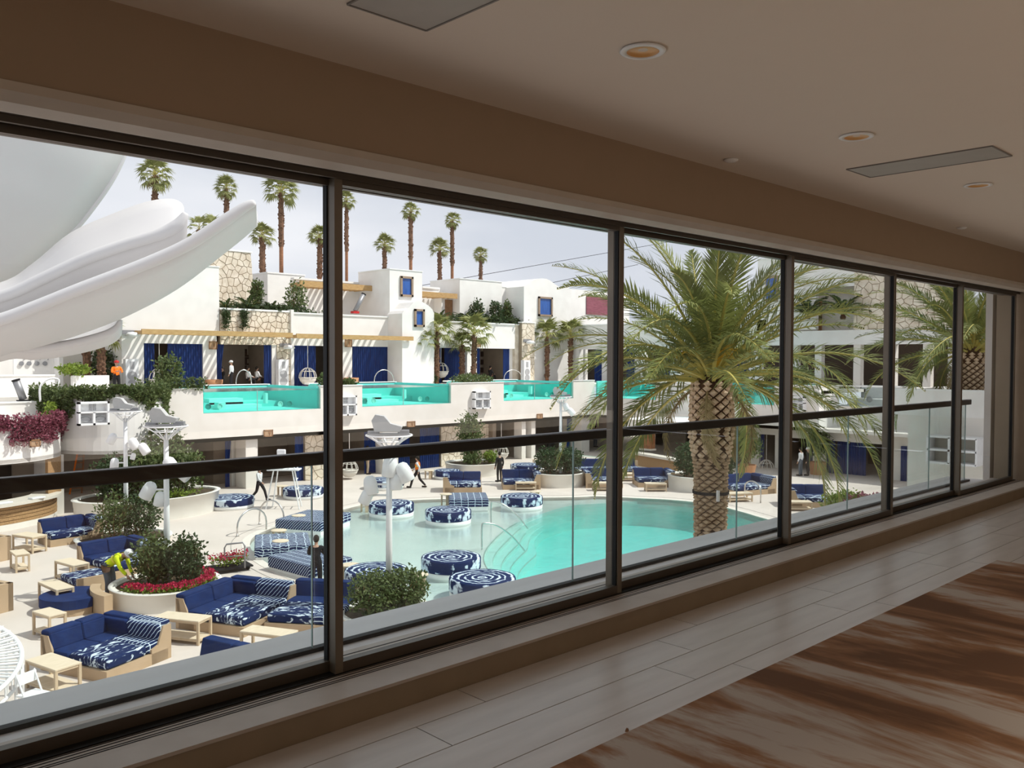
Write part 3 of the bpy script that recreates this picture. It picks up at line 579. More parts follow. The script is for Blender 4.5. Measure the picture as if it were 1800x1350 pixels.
# slats on the woven front
m0=None
for i in range(2,len(bf)-1):
    for k in range(5):
        a=Vector(bf[i]); b=Vector(bf[i+1]) if i+1<len(bf) else a; c_=(a+b)/2; d=b-a; ang=math.atan2(d.y,d.x)
        MB().box((c_.x+d.y*.05,c_.y-.02-.02*(k%2),.31+k*.155),(d.length*1.02,.05,.13),rz=ang).obj('woven_strip',woven,cb)
for px,py,lb in((8,883,'white folded cloth on the bar counter near the left edge'),(66,874,'small white folded cloth on the bar counter beside the wood column')):
    p=gz(px,py+3,1.14); o=MB().rbox((p.x,p.y+.1,1.18),(.6,.35,.08),.03,rz=.3).obj('folded_cloth',white); tag(o,lb,'cloth')
# under the balcony: dim passage, ladder
P('passage_wall',roomw,13.6,19,50,50.3,0,2.75,ws)
ld=thing('step_ladder','orange folding ladder in the dim passage beneath the curved balcony','ladder',tuple(gz(133,868)))
g0=gz(133,868)
for s_ in(-1,1):
    MB().tube([(g0.x+s_*.3,g0.y,0),(g0.x+s_*.15+.35,g0.y+.2,2.3)],.05,4).obj('rail',vestO if s_<0 else browns,ld)
for k in range(6):
    z=.3+k*.33; f_=z/2.3; MB().box((g0.x+.35*f_,g0.y+.2*f_,z),(.6-.3*f_,.06,.05)).obj('rung',browns,ld)
# ---------------------------------------------------------------- giant white fibreglass petals (upper left)
def dp_(px,py,d): return EYE+ray(px,py)*(d/F)
def petal(name,label,rim,far1,far2,drim,dfar,rr,loc):
    t=thing(name,label,'sculpture',loc); n=max(len(rim),2)
    R_=spl([dp_(a,b,drim) for a,b in rim],6); A_=spl([dp_(a,b,dfar) for a,b in far1],6)
    def ruled(U_,V_,nm,bul):
        vs=[];fs=[];K=8
        for u,v in zip(U_,V_):
            for k in range(K+1):
                w=k/K; p=u.lerp(v,w)+Vector((0,0,bul*math.sin(w*PI))); vs.append(p)
        for i in range(len(U_)-1):
            for k in range(K): fs.append((i*(K+1)+k,i*(K+1)+k+1,(i+1)*(K+1)+k+1,(i+1)*(K+1)+k))
        o=MB().add(vs,fs).obj(nm,sculpt,t,True); md=o.modifiers.new('s','SOLIDIFY'); md.thickness=.12; md.offset=0
    ruled(R_,A_,'shell',-.5)
    if far2: ruled(R_,spl([dp_(a,b,dfar) for a,b in far2],6),'underside',-.6)
    N=len(R_); rad=[rr*min(1,.35+1.3*(1-i/(N-1))**.5) for i in range(N)]
    MB().tube(R_,rad,14).obj('rolled_rim',sculpt,t,True).modifiers.new('s','SUBSURF').levels=0
    return t
petal('sculpture_petal','longest white sculpture petal whose thin tip points up to the right',
 [(-160,610),(0,562),(60,540),(140,508),(250,466),(330,430),(395,388),(430,364),(449,356)],[(-160,690),(0,612),(60,600),(130,582),(215,549),(300,500),(380,436),(430,394),(450,370)],None,22,27,.16,(0,12,9))
petal('sculpture_petal','rounded white sculpture petal above the longest one, seen from its hollow side',
 [(-160,560),(0,522),(70,492),(150,455),(220,430),(280,412),(308,398),(320,386),(327,374)],[(-160,540),(0,500),(60,465),(125,412),(200,378),(260,357),(298,352),(315,357),(321,366)],
 [(-160,600),(0,560),(60,548),(130,522),(200,496),(250,470),(285,440),(310,408),(322,385)],24,26.5,.17,(0,14,9))
petal('sculpture_petal','huge smooth white sculpture petal filling the upper left of the window',
 [(-200,560),(-60,530),(0,507),(60,467),(125,410),(168,358),(200,310),(222,262),(235,200)],[(-500,300),(-420,260),(-380,220),(-340,180),(-300,120),(-260,60),(-200,0),(-160,-40),(-120,-80)],None,30,24,.1,(0,15,9))
petal('sculpture_petal','lowest white sculpture petal, short, with a dark slot beneath it',
 [(-160,690),(0,616),(60,612),(110,606),(150,598),(190,586),(206,575),(212,562)],[(-160,640),(0,592),(60,590),(110,585),(150,577),(185,567),(203,558),(210,553)],None,26,28.5,.12,(0,16,8))
# ================================================================ EAST WING (right, facade at X 51.5)
ea=thing('east_building','white right-hand building whose wall carries two glass-fronted pools beyond the palm','building',(55,30,0))
def PX(name,mat,x0,x1,y0,y1,z0,z1): return MB().bb(x0,x1,y0,y1,z0,z1).obj(name,mat,ea)
yy=lambda px,X_=51.5: gx(px,640,X_).y
PX('front_wall',plaster2,51.5,51.75,26.2,44.75,2.75,4.28)
EP=[(38.65,44.5),(29.1,35.0)]
for a,b in((35,38.65),(26.2,29.1)): PX('front_wall',plaster2,51.5,51.75,a,b,4.28,5.6); PX('parapet_cap',capm,51.45,51.8,a-.02,b+.02,5.6,5.64)
for i,(a,b) in enumerate(EP):
    t=thing('terrace_pool',['glass-fronted terrace pool at the corner, left of the big palm trunk','glass-fronted terrace pool right of the big palm trunk'][i],'pool',(54,(a+b)/2,4.2))
    MB().bb(51.75,57.6,a,b,4.2,4.3).bb(55.6,57.6,a,b,4.3,4.62).bb(51.7,57.6,a,a+.12,4.3,5.55).bb(51.7,57.6,b-.12,b,4.3,5.55).bb(57.6,57.8,a,b,4.2,5.55).obj('basin',aqua,t)
    for k in range(4): MB().bb(53.2+.5*k,57,a+1.2+.4*k,a+2.6+.1*k,4.3,4.5+.24*k).obj('underwater_step',aqua2,t)
    MB().bb(51.56,51.6,a,b,4.28,5.47).obj('window_pane',poolg,t); MB().bb(51.54,51.56,(a+b)/2,(a+b)/2+.04,4.32,5.45).bb(51.52,51.6,a,b,4.26,4.30).obj('pane_joint',edgeg,t)
    MB().bb(51.6,57.6,a+.12,b-.12,5.40,5.405).obj('water',wsurf,t); MB().bb(57.6,58.2,a,b,5.5,5.6).obj('rim',capm,t)
PX('terrace_deck',plaster2,51.75,66,26,29.1,5.1,5.3); PX('terrace_deck',plaster2,51.75,58,35,38.65,5.1,5.3); PX('terrace_deck',plaster2,57.8,66,26,60,5.1,5.3); PX('terrace_slab',plaster2,51.5,66,12,60,2.75,2.95)
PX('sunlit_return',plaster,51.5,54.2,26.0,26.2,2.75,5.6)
PX('front_wall',plaster2,54,54.25,5,26,2.75,4.28); ya=yy(1466,54); yb=yy(1553,54); PX('front_wall',plaster2,54,54.25,5,yb,4.28,5.6); PX('parapet_cap',capm,53.95,54.3,5,26.1,5.56,5.62)
t=thing('reflection_grey_pool','pale glass-fronted pool, greyed for its glass reflection, with jets at the right of the terrace','pool',(56,(ya+yb)/2,4.2)); pe=M('reflection_grey_plaster',(.62,.64,.62),.8)  # grey plaster stands in for the reflection on this pool's glass
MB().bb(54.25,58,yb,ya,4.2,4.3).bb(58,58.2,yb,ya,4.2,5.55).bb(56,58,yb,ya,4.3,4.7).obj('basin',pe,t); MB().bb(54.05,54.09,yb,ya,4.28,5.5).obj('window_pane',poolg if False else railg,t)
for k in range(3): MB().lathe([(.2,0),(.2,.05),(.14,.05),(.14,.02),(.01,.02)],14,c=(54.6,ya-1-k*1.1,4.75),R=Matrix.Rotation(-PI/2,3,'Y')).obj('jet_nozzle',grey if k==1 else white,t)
PX('terrace_deck',plaster2,58.2,66,5,26,5.1,5.3)
# lower front
def seg(px0,px1,z0,z1,X_=53,mat=plaster2,name='lower_wall',d=.3):
    a,b=yy(px0,X_),yy(px1,X_); return PX(name,mat,X_,X_+d,min(a,b),max(a,b),z0,z1)
seg(1094,1560,2.35,2.75); seg(1318,1336,0,2.35); seg(1364,1387,0,2.35); seg(1431,1453,0,2.35); seg(1560,1700,0,2.75)
seg(1336,1364,2.2,2.35); seg(1387,1431,2.1,2.35); seg(1453,1560,2.1,2.35)
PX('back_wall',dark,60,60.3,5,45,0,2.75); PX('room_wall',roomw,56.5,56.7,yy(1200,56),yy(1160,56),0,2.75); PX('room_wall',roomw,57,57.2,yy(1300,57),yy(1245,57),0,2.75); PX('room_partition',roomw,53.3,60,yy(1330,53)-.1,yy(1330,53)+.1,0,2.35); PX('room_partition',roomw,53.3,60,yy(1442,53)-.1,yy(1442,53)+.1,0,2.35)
def curX(px0,px1,X_,z0,z1): a,b=yy(px1,X_),yy(px0,X_); return curtain(a,b,X_,z0,z1,ea,X=True)
curX(1337,1345,53.2,0,2.2); curX(1454,1470,53.2,0,2.1); curX(1474,1525,53.5,0,2.1); curX(1420,1431,53.2,0,2.1); curX(1586,1597,52.9,0,2.1)
# bar of the east wing
br=thing('pool_bar','poolside bar with pale counter, wood front and white canopy left of the palm trunk','bar',(48,34,0))
ca=[tuple(gz(1086,737,3.15)[:2]),tuple(gz(1232,745,3.15)[:2])]
MB().prism([ca[0],ca[1],(52,ca[1][1]),(52,ca[0][1])],2.72,3.15).obj('canopy',plaster2,br); MB().prism([(ca[0][0]-.06,ca[0][1]),(ca[1][0]-.06,ca[1][1]),(52,ca[1][1]),(52,ca[0][1])],3.15,3.2).obj('canopy_cap',capm,br)
k0,k1=gz(1106,795,1.1),gz(1225,815,1.1)
MB().prism([(k0.x,k0.y),(k1.x,k1.y),(k1.x+.7,k1.y+.2),(k0.x+.9,k0.y+.3)],1.0,1.14).obj('counter_top',q,br); MB().prism([(k0.x+.25,k0.y),(k1.x+.25,k1.y),(k1.x+.5,k1.y+.2),(k0.x+.6,k0.y+.2)],.25,1.0).obj('bar_front',woven,br); MB().prism([(k0.x+.1,k0.y),(k1.x+.1,k1.y),(k1.x+.5,k1.y+.2),(k0.x+.6,k0.y+.2)],0,.27).obj('plinth',plaster2,br)
c0=gz(1130,792,1.14); MB().box((c0.x+.5,c0.y,1.95),(.5,.9,1.6)).obj('wood_column',browns,br); MB().box((c0.x+.5,c0.y,1.2),(.6,1.0,.12)).obj('column_base',q,br)
# upper east facade
PX('cabana_wall',plaster,58,58.4,33.5,54,OT,10.2); PX('parapet_cap',capm,57.9,58.5,33.5,54,10.2,10.3)
for k in range(6): PX('pillar',plaster,58,58.6,34+k*3.6,34.9+k*3.6,Zf,OT)
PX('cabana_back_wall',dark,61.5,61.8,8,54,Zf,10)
for k in range(5): curtain(35+k*3.6,36.0+k*3.6,58.3,Zf,OT,ea,X=True)
y0=yy(1390,58); zt=gx(1385,452,58).z
yL=gx(1330,640,58).y
PX('tall_block',plaster,58,58.4,yy(1433,58),yL,9.4,zt); PX('tall_block',plaster,58,58.4,yy(1500,58),yy(1433,58),12.3,zt-.6); PX('recess_back',plaster2,60,60.2,yy(1500,58)-3,yy(1433,58)+3,9.0,12.6); PX('recess_ceiling',plaster2,58.4,60.2,yy(1500,58)-3,yy(1433,58)+3,12.4,12.6); PX('recess_door',woodd,59.85,60,yy(1443,59.9),yy(1437,59.9)-.0,9.4,11.6); PX('roof_edge',capm,57.9,62,yy(1433,58),yL,zt,zt+.08)
yb_=yy(1500,58); ye=yy(1665,58); w=PX('stone_wall',mortar,58,58.3,ye,yb_,9.2,14.0)
stones((58,yb_,9.2),(0,-1,0),(0,0,1),[(0,0),(yb_-ye,0),(yb_-ye,3.4),(5,4.3),(0,4.8)],.55,w,seed=41,gap=.03)
PX('mid_wall',plaster,57.9,58.4,ye-6,33.5,8.3,9.3); 
for px in(1390,1432,1500,1560,1622,1666,1700): a=yy(px,58); PX('pillar',plaster2,58,58.5,a-.5,a,Zf,8.3)
f=MB().bb(57.9,58.0,yy(1366,58),yy(1345,58),11.5,13.4).obj('window',bpy.data.materials['brown_window_frame'],ea); MB().bb(57.86,57.9,yy(1364,58),yy(1347,58),11.7,13.2).obj('pane',blueglass,f)
# near white planter volume that carries the second palm
nv=thing('planter_building','white walled volume with a raised planter at the right, nearest to the balcony','building',(30,9,0))
yq=lambda px: gx(px,640,28).y
MB().bb(28,33,4.6,yq(1598),0,5.5).obj('lower_wall',plaster2,nv); MB().bb(28,28.25,4.6,yq(1555),5.5,6.28).bb(28,33,yq(1555)-.25,yq(1555),5.5,6.28).bb(33,33.2,4.6,yq(1555),5.5,6.28).bb(28,33,4.6,4.85,5.5,6.28).obj('planter_wall',plaster,nv)
MB().bb(28.25,33,4.85,yq(1555)-.25,5.6,6.15).obj('soil',soil,nv); MB().bb(27.97,28.28,4.6,yq(1555)+.02,6.28,6.33).obj('planter_cap',capm,nv)
a,b=gx(1641,765,27.9),gx(1726,817,27.9); t=thing('wall_cabinet','white open shelf cabinet against the wall behind the right-hand glass','cabinet',(27.9,(a.y+b.y)/2,b.z))
cbm=M('cabinet_inside',(.55,.53,.46),.8)
MB().bb(27.95,28,b.y,a.y,b.z,a.z).obj('cabinet_back',cbm,t)
for zz_ in(a.z,b.z,(a.z+b.z)/2): MB().bb(27.4,28,b.y,a.y,zz_-.03,zz_+.03).obj('shelf',white,t)
for y_ in(a.y,b.y,(a.y*.55+b.y*.45)): MB().bb(27.4,28,y_-.03,y_+.03,b.z,a.z).obj('side_panel',white,t)
struct(MB().bb(12.0,12.6,3.76,3.84,5.38,8.2).obj('trim_20',plaster2))
# ---------------------------------------------------------------- ducts, wall speakers, plaques
def wall_speaker(px0,px1,py0,py1,label,X_=None,Y_=None):
    if X_ is None: a,b=gy(px0,py1,Y_),gy(px1,py0,Y_); w_=b.x-a.x
    else: a,b=gx(px0,py1,X_),gx(px1,py0,X_); w_=a.y-b.y
    h=b.z-a.z
    rz=0 if X_ is None else -PI/2
    loc=((a.x+b.x)/2,Y_,a.z) if X_ is None else (X_,(a.y+b.y)/2,a.z)
    t=thing('wall_speaker',label,'speaker',loc,rz)
    fr=MB().bb(-w_/2,w_/2,-.06,0,0,h)
    fr.obj('back_panel',white,t,world=False)
    m=MB()
    for x0,x1,z0,z1 in((-w_/2,w_/2,0,.09),(-w_/2,w_/2,h-.09,h),(-w_/2,-w_/2+.09,0,h),(w_/2-.09,w_/2,0,h),(-w_/2,w_/2,h*.52,h*.58),(-.05,.05,0,h*.55)): m.bb(x0,x1,-.34,-.06,z0,z1)
    m.obj('horn_frame',white,t,world=False)
    for s_ in(-1,1):
        cx=s_*w_*.24
        MB().lathe([(w_*.17,0),(w_*.17,.10),(w_*.10,.06),(.01,.05)],16,c=(cx,-.08,h*.25),R=Matrix.Rotation(PI/2,3,'X'),sy=.55).obj('driver',M('speaker_grey',(.42,.42,.43),.6) if 'speaker_grey' not in bpy.data.materials else bpy.data.materials['speaker_grey'],t,True,world=False)
        MB().bb(cx-w_*.15,cx+w_*.15,-.12,-.06,h*.42,h*.48).obj('port',bpy.data.materials['speaker_grey'],t,world=False)
    g_=MB()
    for i in range(2):
        for k in range(2):
            x=-w_*.10+i*w_*.13; z=h*.63+k*h*.15; g_.bb(x,x+w_*.09,-.10,-.06,z,z+h*.12)
    g_.obj('horn_cells',bpy.data.materials['speaker_grey'],t,world=False)
wall_speaker(134,188,705,748,'white recessed wall speaker on the curved balcony under the ivy',Y_=41.85)
wall_speaker(590,622,695,731,'white recessed wall speaker just right of the first mullion',Y_=44.5)
wall_speaker(829,857,687,719,'white recessed wall speaker between the two far glass pools',Y_=44.5)
wall_speaker(1165,1194,687,716,'white recessed wall speaker on the right wing, left of the palm trunk',X_=51.5)
wall_speaker(1396,1418,697,722,'white recessed wall speaker on the right wing, just past the middle mullion',X_=51.5)
plm=M('plaque_bronze',(.42,.27,.16),.6)
def plaque(px0,px1,py0,py1,label,X_=None,Y_=None):
    if X_ is None: a,b=gy(px0,py1,Y_),gy(px1,py0,Y_); w_=b.x-a.x; loc=((a.x+b.x)/2,Y_,a.z); rz=0
    else: a,b=gx(px0,py1,X_),gx(px1,py0,X_); w_=a.y-b.y; loc=(X_,(a.y+b.y)/2,a.z); rz=-PI/2
    h=b.z-a.z; t=thing('wall_plaque',label,'sign',loc,rz)
    MB().bb(-w_/2,w_/2,-.05,0,0,h).obj('back_plate',plm,t,world=False); MB().bb(-w_/2,w_/2,-.08,-.05,0,.05).bb(-w_/2,w_/2,-.08,-.05,h-.05,h).bb(-w_/2,-w_/2+.05,-.08,-.05,0,h).bb(w_/2-.05,w_/2,-.08,-.05,0,h).obj('rim',woodd,t,world=False)
    MB().bb(w_*.02,w_*.24,-.07,-.05,h*.45,h*.75).bb(w_*.10,w_*.2,-.07,-.05,h*.25,h*.5).obj('emblem',woodd,t,world=False)
plaque(463,479,755,768,'small bronze plaque under the left far glass pool',Y_=44.5); plaque(715,729,740,751,'small bronze plaque under the middle far glass pool',Y_=44.5); plaque(943,953,727,736,'small bronze plaque under the right far glass pool',Y_=44.5)
plaque(52,71,772,786,'small bronze plaque among the hanging plum flowers of the bar',Y_=41.05); plaque(1519,1537,754,767,'small bronze plaque on the right wing near the last panes',X_=54); 
plaque(367,381,600,614,'framed brown plaque above the white pillar between two cabanas',Y_=53.9); plaque(606,618,597,610,'framed brown plaque at the head of the wall right of the first mullion',Y_=53.9); plaque(836,845,601,610,'framed brown plaque beside the crown of a small palm',Y_=53.9)
# ================================================================ FURNITURE
def place4(pts,z):
    """four sighted top corners of a rectangle at height z -> centre, length, width, angle of the long side"""
    g=[gz(a,b,z) for a,b in pts]; c=sum(g,Vector())/4
    e1=((g[1]-g[0])+(g[2]-g[3]))/2; e2=((g[3]-g[0])+(g[2]-g[1]))/2
    return c,e1,e2
def table(pts,label,h=.62,group=None):
    c,e1,e2=place4(pts,h); L,Wd=e1.length,e2.length; a=math.atan2(e1.y,e1.x); return table_at(c.x,c.y,L,Wd,a,label,h)
def table_at(x,y,L,Wd,a,label,h=.45,metal=False):
    t=thing('side_table',label,'table',(x,y,0),a); tp,lg=(white,white) if metal else (tabw,tabl)
    MB().box((0,0,h-.02),(L,Wd,.04)).obj('tabletop',tp,t,world=False,bevel=.006)
    MB().box((0,0,.14),(L-.06,Wd-.06,.025)).obj('lower_shelf',tp,t,world=False)
    ap=MB()
    for sy in(-1,1): ap.box((0,sy*(Wd/2-.03),h-.065),(L-.1,.03,.05)).box((0,sy*(Wd/2-.03),.11),(L-.1,.03,.05))
    for sx in(-1,1): ap.box((sx*(L/2-.03),0,h-.065),(.03,Wd-.1,.05)).box((sx*(L/2-.03),0,.11),(.03,Wd-.1,.05))
    ap.obj('apron',lg,t,world=False)
    for sx in(-1,1):
        for sy in(-1,1): MB().box((sx*(L/2-.03),sy*(Wd/2-.03),(h-.04)/2),(.06,.06,h-.04)).obj('leg',lg,t,world=False)
    return t
table([(43,1158),(92,1148),(142,1162),(98,1180)],'pale wooden two-tier table nearest the balcony, in front of the nearest corner sofa')
table([(283,1080),(305,1070),(363,1085),(335,1097)],'pale wooden two-tier table left of the corner sofa below the flower cart')
table([(427,1107),(449,1095.5),(520,1110),(497,1121)],'pale wooden table cut off by the balcony edge, right of the near sofas')
table([(64,1072.5),(96,1065),(109,1077.5),(78,1085)],'small square wooden table behind the nearest corner sofa, left of the round navy seat')
table([(74,1021),(104.5,1016),(124,1032),(91,1038.5)],'square wooden table left of the curved tan banquette')
table([(102,984),(130,979),(152,989.6),(121.5,995.5)],'square wooden table in front of the sofa where the yellow-vested worker bends')
table([(17,967.4),(43,964.5),(52,972),(26.7,975.6)],'smallest square wooden table at the left, standing alone on the paving')
table([(32,937),(59,933),(71,940.7),(45,946.7)],'square wooden table in front of the farthest left corner sofa')
def seat_base(mb,pts,h): mb.prism(pts,0,h)
def sofa(x,y,a,Wd,D,label,mirror=False,style=0,back=True,h=.26,side=True):
    """corner daybed; origin at the front corner, width along x, depth along y, backs on the far and one lateral side"""
    t=thing('corner_sofa',label,'sofa',(x,y,0),a); mx=(lambda v: Wd-v) if mirror else (lambda v:v)
    def bx(x0,x1,y0,y1,z0,z1,nm,mt,r=0):
        X0,X1=sorted((mx(x0),mx(x1))); m=MB()
        if r: m.rbox(((X0+X1)/2,(y0+y1)/2,(z0+z1)/2),(X1-X0,y1-y0,z1-z0),r)
        else: m.bb(X0,X1,y0,y1,z0,z1)
        o=m.obj(nm,mt,t,world=False,smooth=False)
        return o
    bt=.12; zb=.80
    bx(0,Wd,0,D,0,h,'base',tan)
    if back:
        m=MB(); pr=[(D-.10,h),(D,h),(D+.10,zb),(D-.0,zb)]; m.prism(pr,mx(0) if not mirror else 0,Wd if not mirror else Wd,'x') ; m.obj('back_panel',tan,t,world=False)
    if side:
        s0=(Wd-.10,Wd,Wd+.10,Wd); pr=[(mx(s0[0]),h),(mx(s0[1]),h),(mx(s0[2]),zb),(mx(s0[3]),zb)]
        if mirror: pr=[pr[1],pr[0],pr[3],pr[2]]
        MB().prism(pr,.02,D,'y').obj('side_panel',tan,t,world=False)
        pr=[(mx(Wd-.5),0),(mx(Wd+.1),0),(mx(Wd+.1),zb+.02),(mx(Wd-.14),zb+.02),(mx(Wd-.30),.42),(mx(Wd-.5),.36)]
        MB().prism(pr if not mirror else list(reversed(pr)),-.0,.05,'y').obj('end_panel',tan,t,world=False)
        if back:
            pr=[(D-.5,0),(D+.1,0),(D+.1,zb+.02),(D-.14,zb+.02),(D-.30,.42),(D-.5,.36)]; MB().prism(pr,mx(0)-(0 if not mirror else .05),mx(0)+(.05 if not mirror else 0),'x').obj('end_panel',tan,t,world=False)
    c1=h+.24
    bx(.03,Wd*.52,D*.62,D-.12,h,c1,'seat_cushion',navy,.05); bx(Wd*.52,Wd-.14,D*.62,D-.12,h,c1,'seat_cushion',navy,.05)
    bx(.05,Wd*.66,.04,D*.62,h,c1+.005,'mattress',navy if style==3 else (blot if style!=2 else band),.06); bx(Wd*.66,Wd-.12,.05,D*.62,h,c1+.005,'mattress',navy if style==3 else grid,.06)
    if back:
        for x0,x1 in((.02,Wd*.5),(Wd*.5,Wd-.22)):
            X0,X1=sorted((mx(x0),mx(x1)))
            MB().rbox(((X0+X1)/2,D-.13,.66),(X1-X0-.01,.18,.42),.045,rx=-.22).obj('back_cushion',navy,t,world=False); MB().rbox(((X0+X1)/2,D-.02,.86),(X1-X0-.005,.30,.13),.045).obj('top_roll',navy,t,world=False)
    if side:
        for y0,y1,mt in((D*.55,D-.02,navy),(.05,D*.55,grid if style!=2 else band)):
            R_=Matrix.Rotation(PI/2,3,'Z'); m=MB(); m.rbox((0,0,0),(y1-y0-.01,.18,.42),.045,rx=-.22 if not mirror else .22); m.v=[tuple(R_@Vector(v)*1+Vector((mx(Wd-.13),(y0+y1)/2,.66))) for v in m.v]
            if not mirror: pass
            # lean outwards
            m.v=[(v[0]-((v[2]-.66)*0),v[1],v[2]) for v in m.v]
            m.obj('back_cushion',mt,t,world=False); MB().rbox((mx(Wd-.02),(y0+y1)/2,.86),(.30,y1-y0-.005,.13),.045).obj('top_roll',mt,t,world=False)
    return t
def sofa3(L,B,R,z,label,**k):
    """far-left, far-right and near-right top corners of the back at height z"""
    l,b,r=gz(*L,z),gz(*B,z),gz(*R,z); u=b-l; v=b-r; Wd=u.length; D=v.length; a=math.atan2(u.y,u.x)
    cx=r-u.normalized()*Wd; o=Vector((cx.x,cx.y)); 
    f=Vector((-math.sin(a),math.cos(a))); o=Vector((b.x,b.y))-Vector((math.cos(a),math.sin(a)))*(Wd-.02)-f*(D-.05)
    return sofa(o.x,o.y,a,Wd-.12,D-.18,label,**k)
sofa3((68,1110),(188,1072),(294,1094),.9,'nearest navy corner sofa with dyed mattress and tan base, its front corner towards the balcony')
sofa3((306,1046),(407,1010),(497,1031),.9,'navy corner sofa with dyed mattress standing between the flower planter and the pool')
sofa3((133,955),(231,939),(276,958),.9,'navy corner sofa facing the bent worker, behind two square wooden tables')
sofa3((64,914),(158,902),(174,910),.9,'farthest left navy corner sofa, close to the curved bar counter')
sofa(11.0,20.87,math.radians(-53),2.0,2.1,'navy daybed half hidden behind the first mullion, dyed mattress towards the balcony',side=False)
sofa(7.45,18.55,math.radians(-72),1.9,1.15,'plain navy seat with tan back cut off by the balcony edge',side=False,style=3)
o=gz(100,1150); sofa(4.3,22.7,math.radians(70),1.5,1.8,'plain navy seat at the left edge above the white spiral frame',side=False,style=3)
# far sofas across the pool
for px,py,w_,d_,a,mr,lb in ((782,866,2.0,1.7,-40,True,'navy corner sofa beyond the gridded rectangular daybed, tan side to the left'),(884,861,2.0,1.6,-40,False,'navy corner sofa before the round planter with the dense hedge, tan side to the right'),
   (1033,858,2.0,1.7,-40,True,'navy corner sofa left of the second mullion, right of the hedge planter'),(1122,857,2.0,1.6,-40,False,'navy corner sofa between the second mullion and the palm trunk, in front of the bar'),
   (1392,892,2.0,1.6,-48,True,'navy corner sofa just past the third mullion, white table before it')):
    g=gz(px,py); sofa(g.x,g.y,math.radians(a),w_,d_,lb,mirror=mr,style=0)
g=gz(1296,873); sofa(g.x,g.y,math.radians(-18),2.6,1.8,'long navy corner sofa with grid cushions right of the palm trunk')
g=gz(1012,838); sofa(g.x,g.y,math.radians(-40),4.2,1.6,'long banded navy sofa before the east bar, behind the second mullion',side=False,style=2)
# tan box seats cut by the left edge
for px,py,w_,d_,h_,lb in((22,985,2.4,1.5,.85,'plain tan lounge back at the left edge, the farther of two'),(26,1075,2.2,1.6,.8,'plain tan lounge back at the left edge, the nearer of two')):
    g=gz(px,py); t=thing('lounge_back',lb,'sofa',(g.x-1.1,g.y+.3,0),math.radians(20)); MB().bb(-1.2,1.0,-.5,-.35,0,h_).bb(.85,1.0,-.5,.8,0,h_).bb(-1.2,.85,-.35,.8,0,.3).obj('tan_shell',tan,t,world=False); MB().rbox((-.2,.2,.42),(1.8,1.0,.24),.05).obj('seat_cushion',navy,t,world=False)
# curved banquette hugging the flower planter
pc=gz(292,1022,.55); PR=1.55
t=thing('curved_banquette','curved tan bench back with a half-round navy seat beside the flower planter','bench',(pc.x,pc.y,0))
def arcband(r0,r1,a0,a1,z0,z1,n=14):
    poly=[(r1*math.cos(a0+(a1-a0)*i/n),r1*math.sin(a0+(a1-a0)*i/n)) for i in range(n+1)]+[(r0*math.cos(a1+(a0-a1)*i/n),r0*math.sin(a1+(a0-a1)*i/n)) for i in range(n+1)]
    m=MB(); N=len(poly); vs=[(p[0],p[1],z) for z in(z0,z1) for p in poly]; fs=[(i,(i+1)%N,N+(i+1)%N,N+i) for i in range(N)]
    for i in range(n): fs+=[(i+N,i+1+N,N-2-i+N,N-1-i+N),(N-1-i,N-2-i,i+1,i)]
    return m.add(vs,fs)
s0=gz(160,1068); rel=Vector((s0.x-pc.x,s0.y-pc.y)); sa=math.atan2(rel.y,rel.x)
arcband(1.78,2.05,sa-.22,sa+.62,0,.58).obj('curved_back',tan,t,world=False); 
r_=rel.length
def seatpoly(R):
    out=[]
    for i in range(32):
        x_=2*PI*i/32; p=Vector((math.cos(sa)*2.5+R*math.cos(x_),math.sin(sa)*2.5+R*math.sin(x_)))
        if p.length<2.07: p=p.normalized()*2.07
        out.append(tuple(p))
    return out
m=MB(); m.prism(seatpoly(.85),.2,.46); m.obj('round_seat',navy,t,world=False)
m=MB(); m.prism(seatpoly(.80),0,.2); m.obj('seat_base',tan,t,world=False)
c,e1,e2=place4([(115,1005),(185,996),(192,1008),(122,1024)],.45); t=thing('chaise','dyed low chaise with tan surround between the worker and a square table','sofa',(c.x,c.y,0),math.atan2(e1.y,e1.x))
MB().box((0,0,.12),(e1.length,e2.length,.24)).obj('base',tan,t,world=False); MB().rbox((0,0,.34),(e1.length-.05,e2.length-.05,.22),.06).obj('mattress',blot,t,world=False); MB().box((0,-e2.length/2-.05,.25),(e1.length,.08,.5)).obj('side_board',tan,t,world=False)
# round daybeds
rd=[(405,873,363,444,'round dyed daybed left of the lifeguard chair, before a dim cabana',0),(533,857,497,567,'round dyed daybed right behind the lifeguard chair',0),(688,883,650,729,'round dyed daybed in the shallow water behind the tall white pole',1),
 (788,895,749,830,'round dyed daybed standing in the middle of the shallow shelf',1),(917,871,881,955,'round dyed daybed at the far edge of the shallow shelf, below a corner sofa',1),(793,977,740,845,'round dyed daybed nearer the steps with a stool overlapping its rim',1),
 (662,999,607,719,'round dyed daybed behind the near white pole, partly hidden by the bush',1),(848,1013,789,907,'nearest round dyed daybed, at the balcony edge beside the pool steps',1),(925,816,896,952,'farthest round dyed daybed, on the paving before striped curtains',0),
 (645,842,644,711,'round dyed daybed behind the white floodlights of the middle pole',0),(786,826,762,808,'round dyed daybed mostly hidden behind the far left corner sofa',0)]
rd[9]=(677,842)+rd[9][2:]
